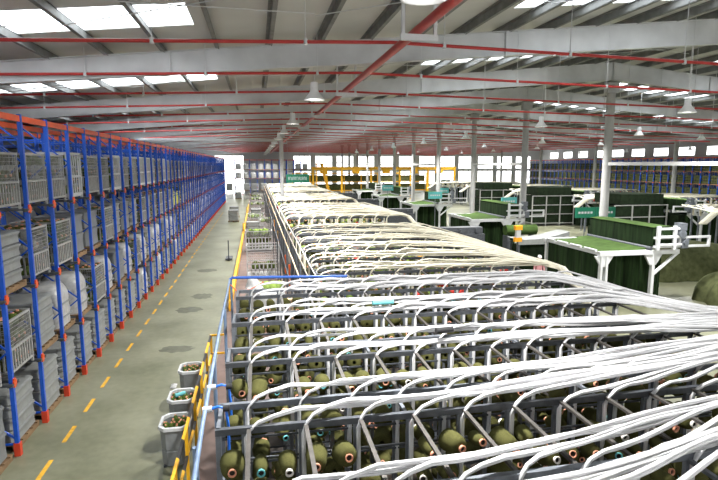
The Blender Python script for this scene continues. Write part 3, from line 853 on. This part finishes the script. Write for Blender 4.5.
# octagonal bins with bobbins
def octo(w, d, c): return [(w-c,-d),(w,-d+c),(w,d-c),(w-c,d),(-w+c,d),(-w,d-c),(-w,-d+c),(-w+c,-d)]
bin0 = empty('octagonal_bin')
m = MB()
prof = [(.0, -.06, .02), (.0, -.02, .05), (.0, 0, .4), (.0, -.02, .42), (0, .0, .46), (0, .02, .92), (0, .05, .93), (0, .05, 1.0), (0, .0, 1.0), (0, -.03, .6)]
vs = []
for _, off, z in prof: vs += [(x, y, z) for x, y in octo(.46+off, .5+off, .2)]
m._add(vs, [(a*8+i, a*8+(i+1)%8, (a+1)*8+(i+1)%8, (a+1)*8+i) for a in range(len(prof)-1) for i in range(8)] + [tuple(range(len(vs)-8, len(vs)))], False)
m.build('tub', 'bin_grey', bin0)
m = MB(); R = octo(.535,.575,.22); Rin = octo(.45,.49,.19)
m._add([(x,y,1.03) for x,y in R]+[(x,y,1.03) for x,y in Rin]+[(x,y,.95) for x,y in R]+[(x,y,.95) for x,y in Rin],
       [(i,(i+1)%8,8+(i+1)%8,8+i) for i in range(8)]+[(16+i,16+(i+1)%8,(i+1)%8,i) for i in range(8)]+[(8+i,8+(i+1)%8,24+(i+1)%8,24+i) for i in range(8)], False)
m.build('rim', 'white_paint', bin0)
pallet_mb(.9,.8,.05).build('skid', 'dark_steel', bin0)
cb = MB(); cb.lathe([(.02,0),(.07,0),(.08,.02),(.07,.15),(.035,.17),(.02,.17)], 12); small = cb.mesh('bobbin', 'yarn_green')
cc = MB(); cc.lathe([(.03,.165),(.034,.19),(.02,.19),(.0,.17)], 10); smallc = [cc.mesh('paper_core','core_orange')]
BNM = ['nearest', 'middle', 'farthest']
rb = random.Random(3)
for k, (X, Y) in enumerate(((-1.75,10.7),(-1.78,11.95),(-1.78,13.65))):
    lb = 'grey octagonal bin of yarn bobbins by the striped rail, %s of three' % BNM[k]
    o = bin0 if k == 0 else copy_tree(bin0)
    o.location = (X,Y,0); o.scale = (.56,.62,.83); tag(o, lb, 'bin', 'octagonal bins by the striped rail')
    for a in range(5):
        for b_ in range(5):
            if (a in (0,4)) and (b_ in (0,4)): continue
            t = link('bobbin', small); t.location = (X-.16+.08*a, Y-.20+.10*b_, .64+rb.uniform(0,.07)); t.scale = (.58,.58,.9); t.rotation_euler = (rb.uniform(-.4,.4), rb.uniform(-.4,.4), 0)
            tag(t, 'green bobbin heaped in the %s octagonal bin' % BNM[k], 'bobbin', 'bobbins in the %s octagonal bin' % BNM[k])
            link('paper_core', smallc[0], t)
    MB().prism(octo(.44,.48,.19), .6, .80).build('yarn_bed', 'yarn_green', o)
o = MB().cyl((-1.92,11.9,.86),(-1.72,12.0,.87), .045, 10).build('cardboard_tube', 'core_teal'); tag(o, 'pale teal tube lying on the bobbins of the middle bin', 'tube')

# ------------------------------------------------------------------ carts in the corridor
def cart(Y, X0, X1, h, label, fillh, cols, low=.8):
    w = X1-X0; d = 1.1
    r = empty('mesh_cart', ((X0+X1)/2, Y, 0))
    m = MB(); t = .05
    for sx in (-1,1):
        for sy in (0,1): m.box(sx*w/2-t/2, sx*w/2+t/2, sy*d-t/2, sy*d+t/2, .1, h)
    for z in (.15, low, h):
        m.bar((-w/2,0,z),(w/2,0,z), t); m.bar((-w/2,d,z),(w/2,d,z), t); m.bar((-w/2,0,z),(-w/2,d,z), t); m.bar((w/2,0,z),(w/2,d,z), t)
    fr = m.build('frame', 'cart_grey', r)
    m = MB(); n = 8
    for k in range(1, n): x = -w/2+w*k/n; m.box(x-.035, x+.035, -.015, .015, .15, low)
    m.bar((-w/2,0,(.15+low)/2),(w/2,0,(.15+low)/2), .03, .09); m.build('slotted_panel', 'cart_grey', r)
    m = MB()
    for k in range(1, 16): x = -w/2+w*k/16; m.box(x-.006, x+.006, -.006, .006, low, h); m.box(x-.006, x+.006, d-.006, d+.006, .15, h)
    for k in range(1, 6): z = low+(h-low)*k/6; m.box(-w/2, w/2, -.006, .006, z-.006, z+.006); m.box(-w/2, w/2, d-.006, d+.006, z-.006, z+.006)
    m.build('wire_mesh', 'cart_grey', r)
    m = MB(); m.box(-w/2, w/2, 0, d, .12, .17); m.build('deck', 'cart_grey', r)
    for sx in (-1,1):
        for sy in (.12, d-.12): MB().cyl((sx*(w/2-.12)-.02,sy,.06),(sx*(w/2-.12)+.02,sy,.06), .06, 10).build('caster', 'black', fr)
    tag(r, label, 'cart', 'mesh carts in the corridor')
    return r
carts = MB(); rq = random.Random(9)
def cart_fill(X0, X1, Y, z, n, mi, d=1.0):
    for q in range(n):
        cone_low(carts, (rq.uniform(X0+.15, X1-.15), Y+rq.uniform(.12, d), z+rq.uniform(0,.12)), (rq.uniform(-.5,.5), rq.uniform(-.5,.5), 1), .12, .25, 8, rq.choice(mi), None)
cart(28.2, -.6, 1.1, 1.75, 'grey mesh cart with a slotted front, part-filled, nearest in the corridor', .7, None); cart_fill(-.5,1.0,28.2,.45,40,(0,1))
cart(37.1, -.85, .95, 1.45, 'grey mesh cart heaped with pale green yarn, second in the corridor', 1.3, None, 1.0)
for z in (.2,.45,.7,.95,1.2): cart_fill(-.8,.9,37.1,z,36,(1,2,2) if z > 1 else (0,1))
for k, (Y, X0, X1, h) in enumerate(((45.5,.1,1.2,1.5),(45.2,-.8,.0,1.2),(52,-.9,.6,1.3),(58.5,-.7,.4,1.7),(66,-.9,.9,1.5),(74,-.9,.9,1.6),(82,-.9,.9,1.6))):
    if k in (1, 3):
        o = copy_tree(PROTO['stack'][0]); o.location = ((X0+X1)/2, Y+.5, 0); o.rotation_euler.z = pi/2; tag(o, 'pale tray stack standing among the corridor carts, %s one' % ('nearer' if k == 1 else 'farther'), 'tray stack', 'tray stacks in the corridor')
    else:
        cart(Y, X0, X1, h, 'distant mesh cart in the corridor, %s from the camera' % od(k+3), 1, None, .9); cart_fill(X0,X1,Y,h-.35,24,(1,2,3))
for k, (X, Y) in enumerate(((-2.5,58),(-2.6,63))):
    o = copy_tree(PROTO['stack'][0]); o.location = (X,Y,0); tag(o, 'white tray stack standing in the aisle beside the yellow kerb, %s one' % ['nearer','farther'][k], 'tray stack', 'tray stacks in the aisle')
o = carts.build('cart_yarn', ['yarn_olive','yarn_green','yarn_lime','yarn_grey']); tag(o, 'loose yarn packages heaped in the corridor carts', 'yarn', None, 'stuff')
# white film heap with lime cones and a cardboard sheet, just past the near block
r = wrapped('film_heap', 1.35, 1.0, 1.5, 7); r.location = (.22, 19.4, 0); tag(r, 'white film-wrapped heap with lime cones on top behind the blue rail', 'pallet load')
pts = []
lim = MB(); lim.lathe([(.02,0),(.13,0),(.14,.03),(.115,.24),(.06,.27),(.02,.27)], 14); lime = lim.mesh('lime_cone', 'yarn_lime')
for a in range(4):
    for b_ in range(2):
        t = link('lime_cone', lime); t.location = (.02+.24*a, 19.3+.27*b_, 1.46); t.rotation_euler = (rb.uniform(-.2,.2), rb.uniform(-.2,.2), 0)
        tag(t, 'lime green yarn cone standing on the white film heap', 'yarn cone', 'lime cones on the white film heap')
o = MB(); o.box(.55,1.15,17.2,17.8,1.55,1.6); o.box(.6,.65,17.25,17.3,0,1.55); o.box(1.05,1.1,17.25,17.3,0,1.55); o.box(.6,.65,17.7,17.75,0,1.55); o.box(1.05,1.1,17.7,17.75,0,1.55)
o = o.build('cardboard_tray', 'cardboard'); tag(o, 'tan cardboard sheet on a stand beside the white film heap', 'cardboard')
m = MB(); m.grid(lambda u, v: (-.45+.55*u+.05*sin(9*v), 18.1+1.0*v, 1.75+.35*sin(pi*u)*sin(pi*v)+.06*sin(14*u+9*v)), 12, 12)
m.box(-.3,.0,18.3,18.9,0,1.8)
o = m.build('plastic_bag', 'film_white'); tag(o, 'crumpled white plastic bag on a stand by the kerb', 'bag')
o = empty('hand_pallet_truck', (-1.85, 34, 0)); MB().box(-.03,.03,-.03,.03,.1,1.3).build('handle','dark_steel',o); MB().box(-.2,.2,.0,1.1,.06,.13).build('forks','dark_steel',o); MB().cyl((-.06,0,.08),(.06,0,.08),.08,10).build('wheel','black',o)
tag(o, 'dark hand pallet truck standing in the aisle by the yellow kerb', 'pallet truck')
for k in range(9):
    X = -6.2+1.5*k
    for lv in range(2):
        o = copy_tree(PROTO['cage' if (k+lv) % 2 else 'stack'][0]); o.location = (X, 97, lv*1.5); o.rotation_euler.z = pi/2
        tag(o, 'distant load closing the far end of the aisle, %s along, %s tier' % (od(k+1), ['lower','upper'][lv]), 'load', 'loads at the far end of the aisle')
# far end racks
for k in range(10):
    o = copy_tree(rack0, (-4.2+PITCH*k, 108, 0), 'distant blue rack frame facing down the aisle, %s along' % od(k+1), 'blue rack frames at the far end'); o.rotation_euler.z = -pi/2
    for lv in (2, 3):
        q = copy_tree(PROTO['wrap'][0]); q.location = (-4.2+PITCH*(k+.5), 108.6, LEV[lv-1]); q.rotation_euler.z = -pi/2
        tag(q, 'wrapped load on %s level of the far end rack, %s bay along' % (LVN[lv], od(k+1)), 'pallet load', 'wrapped loads on the far end rack')
# green board
o = empty('hanging_sign', (4.1, 54, 4.25)); MB().box(-1.15,1.15,-.03,.03,0,.82).build('board','sign_green',o)
m = MB(); rs = random.Random(2); x = -.95
while x < .9:
    w = rs.choice((.10,.13,.16)); m.box(x, x+.035, -.036,-.03,.25,.57)
    if rs.random() < .6: m.box(x+w-.035, x+w, -.036,-.03,.25,.57)
    z = rs.choice((.25,.39,.53)); m.box(x, x+w, -.036,-.03,z,z+.045); x += w+.05
m.build('lettering','white_paint',o)
for s in (-1,1): MB().cyl((s,0,.8),(s,0,4.6), .012, 5).build('wire','white_paint',o)
tag(o, 'green hanging board with a line of white lettering above the far creels', 'sign')

# ------------------------------------------------------------------ carpet machines
def make_machine():
    r = empty('tufting_machine'); D = 4.2
    # frame
    for x, w in ((-.12,.10),(.12,.10),(2.3,.13),(3.2,.10)):
        if x < 3: MB().box(x-w/2, x+w/2, -.08, .08, 0, 2.32).build('post', 'white_paint', r)
        MB().box(x-w/2, x+w/2, D-.1, D+.06, 0, 2.32).build('post', 'white_paint', r)
    MB().box(-.25,3.5,-.09,.09,2.3,2.48).build('cross_beam', 'white_paint', r); MB().box(-.25,3.28,D-.1,D+.08,2.3,2.48).build('cross_beam', 'white_paint', r)
    for x in (0, 2.3):
        m = MB(); m._add([(x-.42,-.05,2.3),(x+.42,-.05,2.3),(x+.14,-.05,1.85),(x-.14,-.05,1.85),(x-.42,.05,2.3),(x+.42,.05,2.3),(x+.14,.05,1.85),(x-.14,.05,1.85)],
               [(0,3,2,1),(4,5,6,7),(0,1,5,4),(1,2,6,5),(2,3,7,6),(3,0,4,7)], False)
        m.build('gusset', 'white_paint', r)
    MB().bar((2.3,0,1.4),(3.5,0,2.35), .1).build('brace', 'white_paint', r)
    m = MB(); m.box(-.12,.0,.1,D,2.3,2.42)
    sb = m.build('side_beam', 'white_paint', r)
    # arm
    m = MB()
    for z in (2.62, 3.0): m.bar((2.2,-.12,z),(4.85,-.12,z), .09)
    m.bar((4.85,-.12,2.57),(4.85,-.12,3.05), .09); m.bar((3.4,-.12,2.6),(3.4,-.12,3.0), .1); m.build('arm', 'white_paint', r)
    # ladder end
    m = MB()
    for z in (2.72, 3.05, 3.38): m.bar((2.3,-.2,z),(3.6,-.2,z), .085)
    for x in (2.32, 3.1): m.bar((x,-.2,2.5),(x,-.2,3.5), .12)
    m.build('roll_bracket', 'white_paint', r)
    m = MB(); m.cyl((3.42,-.3,3.15),(3.42,.25,3.15), .17, 12); m.box(3.3,3.6,-.28,.1,3.3,3.6); m.box(3.45,3.75,-.25,.1,2.55,2.95); m.cyl((3.6,-.32,2.8),(3.6,-.1,2.8),.12,10); m.build('motor', 'grey_steel', r)
    # cloth
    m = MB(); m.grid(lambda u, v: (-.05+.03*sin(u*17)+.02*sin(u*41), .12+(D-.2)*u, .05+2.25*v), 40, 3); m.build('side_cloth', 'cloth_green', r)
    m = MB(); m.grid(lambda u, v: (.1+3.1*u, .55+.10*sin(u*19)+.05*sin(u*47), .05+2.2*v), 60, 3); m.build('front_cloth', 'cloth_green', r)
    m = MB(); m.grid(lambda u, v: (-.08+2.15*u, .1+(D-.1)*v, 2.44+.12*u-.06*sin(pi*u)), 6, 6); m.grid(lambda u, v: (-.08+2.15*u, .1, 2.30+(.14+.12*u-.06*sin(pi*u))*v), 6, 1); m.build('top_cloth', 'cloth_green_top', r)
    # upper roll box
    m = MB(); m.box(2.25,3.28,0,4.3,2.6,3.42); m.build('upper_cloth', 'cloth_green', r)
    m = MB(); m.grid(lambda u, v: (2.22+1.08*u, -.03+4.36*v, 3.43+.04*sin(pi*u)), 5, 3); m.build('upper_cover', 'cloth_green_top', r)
    for k in range(4):
        y = .35+1.05*k; MB().cyl((-.12,y,2.47),(-.12,y+.8,2.47), .055, 8).build('roller', 'white_paint', sb)
    MB().cyl((2.1,-.1,2.56),(2.1,D,2.56), .08, 10).build('guide_roller', 'dark_steel', r)
    MB().box(.2,3.2,1.2,D-.2,.05,2.2).build('core_cloth', 'cloth_dark', r)
    return r
mach = make_machine()
MY = [19.2+13.3*k for k in range(5)]
for k, Y in enumerate(MY):
    lb = 'green cloth accumulator on white frame before the ridge columns, %s along' % od(k+1)
    o = mach if k == 0 else copy_tree(mach)
    o.location = (13.95, Y, 0); tag(o, lb, 'machine', 'cloth accumulators before the ridge columns')
for k, Y in enumerate((33.6, 46.1, 58.6, 71.1, 83.6)):
    lb = 'dark cloth accumulator on white frame beyond the ridge columns, %s along' % od(k+1)
    o = copy_tree(mach); o.location = (34.6, Y, 0); o.scale.x = -1; tag(o, lb, 'machine', 'cloth accumulators beyond the ridge columns')
# side-on carpet stacks beyond the ridge (dark horizontal layers)
for k, (X, Y) in enumerate(((28.6,35.4),(28.8,47.9),(28.8,60.4))):
    r = empty('carpet_stack', (X, Y, 0))
    for q in range(4):
        m = MB(); m.box(-2.2+.15*q,2.2-.1*q,0,3.2,.35+.9*q,1.12+.9*q); m.build('layer', 'cloth_dark', r)
        m = MB(); m.box(-2.3,2.3,-.06,0,.25+.9*q,.31+.9*q); m.build('shelf_rail', 'grey_wire', r)
    for s in (-2.25, -.75, .75, 2.25): MB().box(s-.04,s+.04,-.08,.0,0,3.0).build('post', 'grey_wire', r)
    tag(r, 'dark layered carpet stack on a rail frame beyond the ridge columns, %s from the camera' % od(k+1), 'carpet stack', 'layered carpet stacks')
# green piles and rolls at the tail of the first machine
def heap(name, cx, cy, rx, ry, h, seed, mt):
    rr = random.Random(seed); ph = [rr.uniform(0,6.28) for _ in range(6)]
    m = MB()
    def f(u, v):
        a = 2*pi*u; q = v
        s = 1+.12*sin(3*a+ph[0])+.07*sin(7*a+ph[1])
        return (cx+rx*s*(1-q)**.6*cos(a), cy+ry*s*(1-q)**.6*sin(a), h*(1-(1-q)**2)**.5*(1+.06*sin(5*a+ph[2])*(1-q)) if q < 1 else h)
    m.grid(f, 40, 14); return m.build(name, mt)
o = heap('cloth_pile', 20.8, 19.2, 1.9, 1.2, 1.35, 3, 'cloth_olive'); tag(o, 'rounded heap of olive carpet cloth beside the first white frame', 'cloth pile')
o = heap('cloth_pile', 22.6, 24.6, 3.2, 1.7, 1.9, 5, 'cloth_olive'); tag(o, 'long folded pile of olive carpet behind the rounded heap', 'cloth pile')
for k, (X, Y, z, L) in enumerate(((18.4,27.4,.5,4.2),(18.4,28.5,.5,4.2),(18.5,27.95,1.35,4.2))):
    o = MB().cyl((X,Y,z),(X+L,Y,z), .5, 20); o.cyl((X-.1,Y,z),(X,Y,z),.08,10)
    o = o.build('carpet_roll', 'cloth_green_top'); tag(o, 'green carpet roll behind the first machine, %s of the three-roll stack' % ['near base roll','far base roll','top roll'][k], 'carpet roll', 'green carpet rolls behind the first machine')
r = empty('inspection_table', (13.6, 26.0, 0)); m = MB(); m.grid(lambda u, v: (3.1*u, 1.2*v, 2.05+.35*u-.15*sin(pi*u)), 10, 2); m.grid(lambda u, v: (3.1*u, 0, 1.75+.0*v+(.30+.35*u-.15*sin(pi*u))*v), 10, 1); m.build('table_top','carton_white',r)
for s in (.2, 2.8): MB().box(s-.06,s+.06,.1,.2,0,1.85).build('leg','grey_steel',r); MB().box(s-.06,s+.06,1.0,1.1,0,1.85).build('leg','grey_steel',r)
MB().box(.3,2.8,.3,1.0,.05,1.7).build('motor_housing','cloth_dark',r)
tag(r, 'pale sloping feed table between the first and second machines', 'table')
o = MB().cyl((14.0,28.2,2.28),(15.9,28.2,2.28), .3, 20).build('carpet_roll','cloth_green_top'); tag(o, 'green carpet roll raised behind the pale feed table', 'carpet roll')
r = empty('roll_stand', (13.7,28.2,0))
for s in (.4, 2.0): MB().box(s-.08,s+.08,-.3,.3,0,1.97).build('leg','dark_steel',r)
tag(r, 'dark stand carrying the raised green carpet roll', 'stand')
r = empty('warning_post', (13.45, 25.6, 0)); MB().cyl((0,0,0),(0,0,2.0), .05, 8).build('pole','dark_steel',r)
for k, z in enumerate((2.0,2.62)): MB().box(-.2,.2,-.1,.1,z,z+.22).build('lamp_box','amber',r)
MB().box(-.12,.12,-.09,.09,2.22,2.62).build('control_box','white_paint',r)
tag(r, 'post with two amber boxes and a white box before the feed table', 'warning post')
# teal boards on the machine line
for k, (X, Y, z) in enumerate(((18.45,27.3,3.3),(19.75,27.3,3.3),(18.6,37,3.3),(18.6,51.5,3.4),(15.2,44,3.4),(14.2,57,3.5))):
    r = empty('machine_board', (X,Y,0)); MB().box(-.62,.62,-.04,.04,z-.3,z+.3).build('panel','sign_green' if k < 2 else 'sign_teal',r)
    m = MB()
    for q in range(5): m.box(-.45+.19*q,-.32+.19*q,-.046,-.04,z-.06,z+.06)
    m.build('lettering','white_paint',r); MB().cyl((0,.0,0),(0,.0,z-.3), .03, 6).build('pole','grey_steel',r)
    tag(r, '%s number board on a pole near the ridge columns, %s from the camera' % ('green' if k < 2 else 'teal', od(k+1)), 'sign')
# yellow gantry and ladder far back
r = empty('yellow_gantry', (0, 88, 0))
MB().box(9,34,-.2,.2,5.2,5.7).build('gantry_beam','yellow',r)
for X in (9.2,14,19,24,29,33.8): MB().box(X-.15,X+.15,-.15,.15,0,5.2).build('leg','yellow',r)
for X in (11,16.4,21.6,26.5,31): MB().box(X-.6,X+.6,-.4,.4,4.6,5.2).build('hoist','yellow',r)
tag(r, 'long yellow gantry spanning behind the far machines', 'gantry')
r = empty('yellow_stair', (9.6, 74, 0))
m = MB(); m.bar((-.6,0,6.2),(1.0,0,0), .25); m.bar((-.6,1.2,6.2),(1.0,1.2,0), .25); m.build('stringers','yellow',r)
m = MB()
for k in range(14): m.box(-.75+.115*k,-.35+.115*k,0,1.2,6.0-.43*k,6.08-.43*k)
m.build('treads','yellow',r); m = MB(); m.box(-1.4,-.4,-.1,1.3,6.1,6.25); m.box(-1.35,-1.25,0,.1,0,6.1); m.box(-1.35,-1.25,1.1,1.2,0,6.1); m.build('platform','yellow',r)
tag(r, 'steep yellow stair tower beyond the cream tubes', 'stair')
r = empty('yellow_rack', (0, 92, 0))
for k in range(9): MB().box(6+3*k,6.15+3*k,-.1,.1,0,4.6).build('post','yellow',r)
for z in (1.5,3.0,4.5): MB().box(6,30.2,-.06,.06,z,z+.14).build('shelf_beam','yellow',r)
MB().box(6.3,29.8,.1,1.0,1.65,2.7).build('stock','cloth_olive',r); MB().box(6.3,29.8,.1,1.0,3.15,4.2).build('stock','cloth_olive',r)
tag(r, 'low yellow shelving of dark stock below the far windows', 'shelving')
# grey machine bodies at far mid distance
for k, (X, Y) in enumerate(((8.8,43.5),(8.8,56.8),(8.8,70),(9.0,29.6))):
    r = empty('needle_machine', (X,Y,0)); MB().box(0,4.4,0,.9,.9,1.9).build('bed','dark_steel',r); MB().box(.1,4.3,.1,.8,1.9,2.3).build('needle_housing','dark_steel',r)
    for s in (.2,4.2): MB().box(s-.15,s+.15,.1,.8,0,1.9).build('leg','grey_steel',r)
    for s in (.9,1.9,2.9,3.9): MB().cyl((s,-.02,2.1),(s,.1,2.1), .12, 10).build('drive_wheel','dark_steel',r)
    MB().box(.0,.4,.1,.5,2.3,2.6).build('hood','white_paint',r)
    tag(r, 'grey tufting machine head at the tube ends of the %s block' % ['fourth','fifth','sixth','third'][k], 'machine', 'tufting machine heads')

# ------------------------------------------------------------------ person beside the first machine
def person(loc, rz):
    J = {'pelvis':(0,0,.93),'waist':(0,0,1.06),'chest':(0,0,1.28),'neck0':(0,0,1.44),'neck':(0,.01,1.50),'chin':(0,.02,1.56),'head':(0,.02,1.63),'crown':(0,.01,1.70)}
    idx = list(J); V = [J[k] for k in idx]; Rd = [(.155,.11),(.14,.10),(.165,.11),(.10,.075),(.055,.055),(.062,.068),(.076,.09),(.055,.065)]; E = [(i,i+1) for i in range(7)]
    def chain(start, pts):
        a = start
        for p, r in pts:
            V.append(p); Rd.append((r,r)); E.append((a, len(V)-1)); a = len(V)-1
        return a
    for s in (-1,1):
        chain(0, [((s*.10,0,.86),.10),((s*.11,.01,.5),.062),((s*.11,-.01,.12),.045),((s*.11,.02,.05),.045),((s*.12,.16,.035),.035)])
        w = chain(2, [((s*.17,0,1.40),.062),((s*.22,-.01,1.15),.045),((s*.22,.10,.95),.034),((s*.21,.16,.88),.030),((s*.21,.19,.83),.026)])
        for q in range(4): chain(w, [((s*(.235-.016*q),.205,.79),.0095),((s*(.235-.016*q),.205-.01*(q%2),.745+.006*abs(q-1.5)),.008)])
        chain(w, [((s*.18,.215,.82),.010),((s*.172,.225,.785),.0085)])
    me = bpy.data.meshes.new('person'); me.from_pydata(V, E, [])
    o = bpy.data.objects.new('person', me); COL.objects.link(o)
    md = o.modifiers.new('skin', 'SKIN'); md.use_smooth_shade = True
    for i, r in enumerate(Rd): me.skin_vertices[0].data[i].radius = r
    me.skin_vertices[0].data[0].use_root = True
    o.modifiers.new('sub', 'SUBSURF').levels = 2; o.modifiers['sub'].render_levels = 2
    # clothing colours by height on one continuous body
    m = bpy.data.materials.new('body_colours'); m.use_nodes = True; nt = m.node_tree; b = nt.nodes['Principled BSDF']; b.inputs['Roughness'].default_value = .85
    tc = nt.nodes.new('ShaderNodeTexCoord'); sp = nt.nodes.new('ShaderNodeSeparateXYZ'); mp = nt.nodes.new('ShaderNodeMapRange'); mp.inputs['From Max'].default_value = 1.8
    rp = nt.nodes.new('ShaderNodeValToRGB'); rp.color_ramp.interpolation = 'CONSTANT'; e = rp.color_ramp.elements
    e[0].color = (.03,.025,.02,1); e[1].position = .05; e[1].color = (.05,.06,.10,1)
    for pz, c in ((.545,(.62,.30,.32,1)),(.825,(.48,.26,.18,1))): q = e.new(pz); q.color = c
    nt.links.new(tc.outputs['Object'], sp.inputs[0]); nt.links.new(sp.outputs['Z'], mp.inputs['Value']); nt.links.new(mp.outputs[0], rp.inputs['Fac']); nt.links.new(rp.outputs['Color'], b.inputs['Base Color'])
    me.materials.append(m)
    o.location = loc; o.rotation_euler.z = rz
    c = MB(); c.lathe([(.0,.105),(.05,.10),(.085,.07),(.098,.02),(.10,0)], 16, (0,.005,1.655)); c.box(-.07,.07,.08,.2,1.655,1.665); c.build('cap','cap_white',o)
    c = MB(); c.lathe([(.085,.0),(.088,-.05),(.06,-.09)], 14, (0,-.01,1.665)); c.build('hair','hair',o)
    c = MB(); c.lathe([(.0,.03),(.014,.0),(.012,-.02)], 8, (0,.108,1.62), (0,1,0))
    c.build('nose','skin',o)
    for s in (-1,1): MB().lathe([(0,.012),(.011,0),(0,-.01)], 8, (s*.034,.096,1.645), (0,1,0)).build('eye','black',o); MB().lathe([(0,.02),(.03,.0),(0,-.01)], 8, (s*.085,.0,1.625), (s,0,0)).build('ear','skin',o)
    MB().box(-.025,.025,.085,.102,1.575,1.583).build('mouth','shirt_pink',o)
    tag(o, 'person in a pink shirt and white cap walking beside the first green machine', 'person')
person((13.15, 22.8, .0), radians(-200))

# ------------------------------------------------------------------ light
w = bpy.data.worlds.new('sky'); SC.world = w; w.use_nodes = True
bg = w.node_tree.nodes['Background']; bg.inputs['Color'].default_value = (.93, .97, 1, 1); bg.inputs['Strength'].default_value = 5.0
vs = SC.view_settings; vs.view_transform = 'Standard'; vs.look = 'None'; vs.exposure = 0.45; vs.gamma = 1; vs.use_curve_mapping = False
SC.cycles.use_denoising = True
SC.cycles.max_bounces = 6; SC.cycles.diffuse_bounces = 4; SC.cycles.transparent_max_bounces = 8
SC.cycles.use_light_tree = True
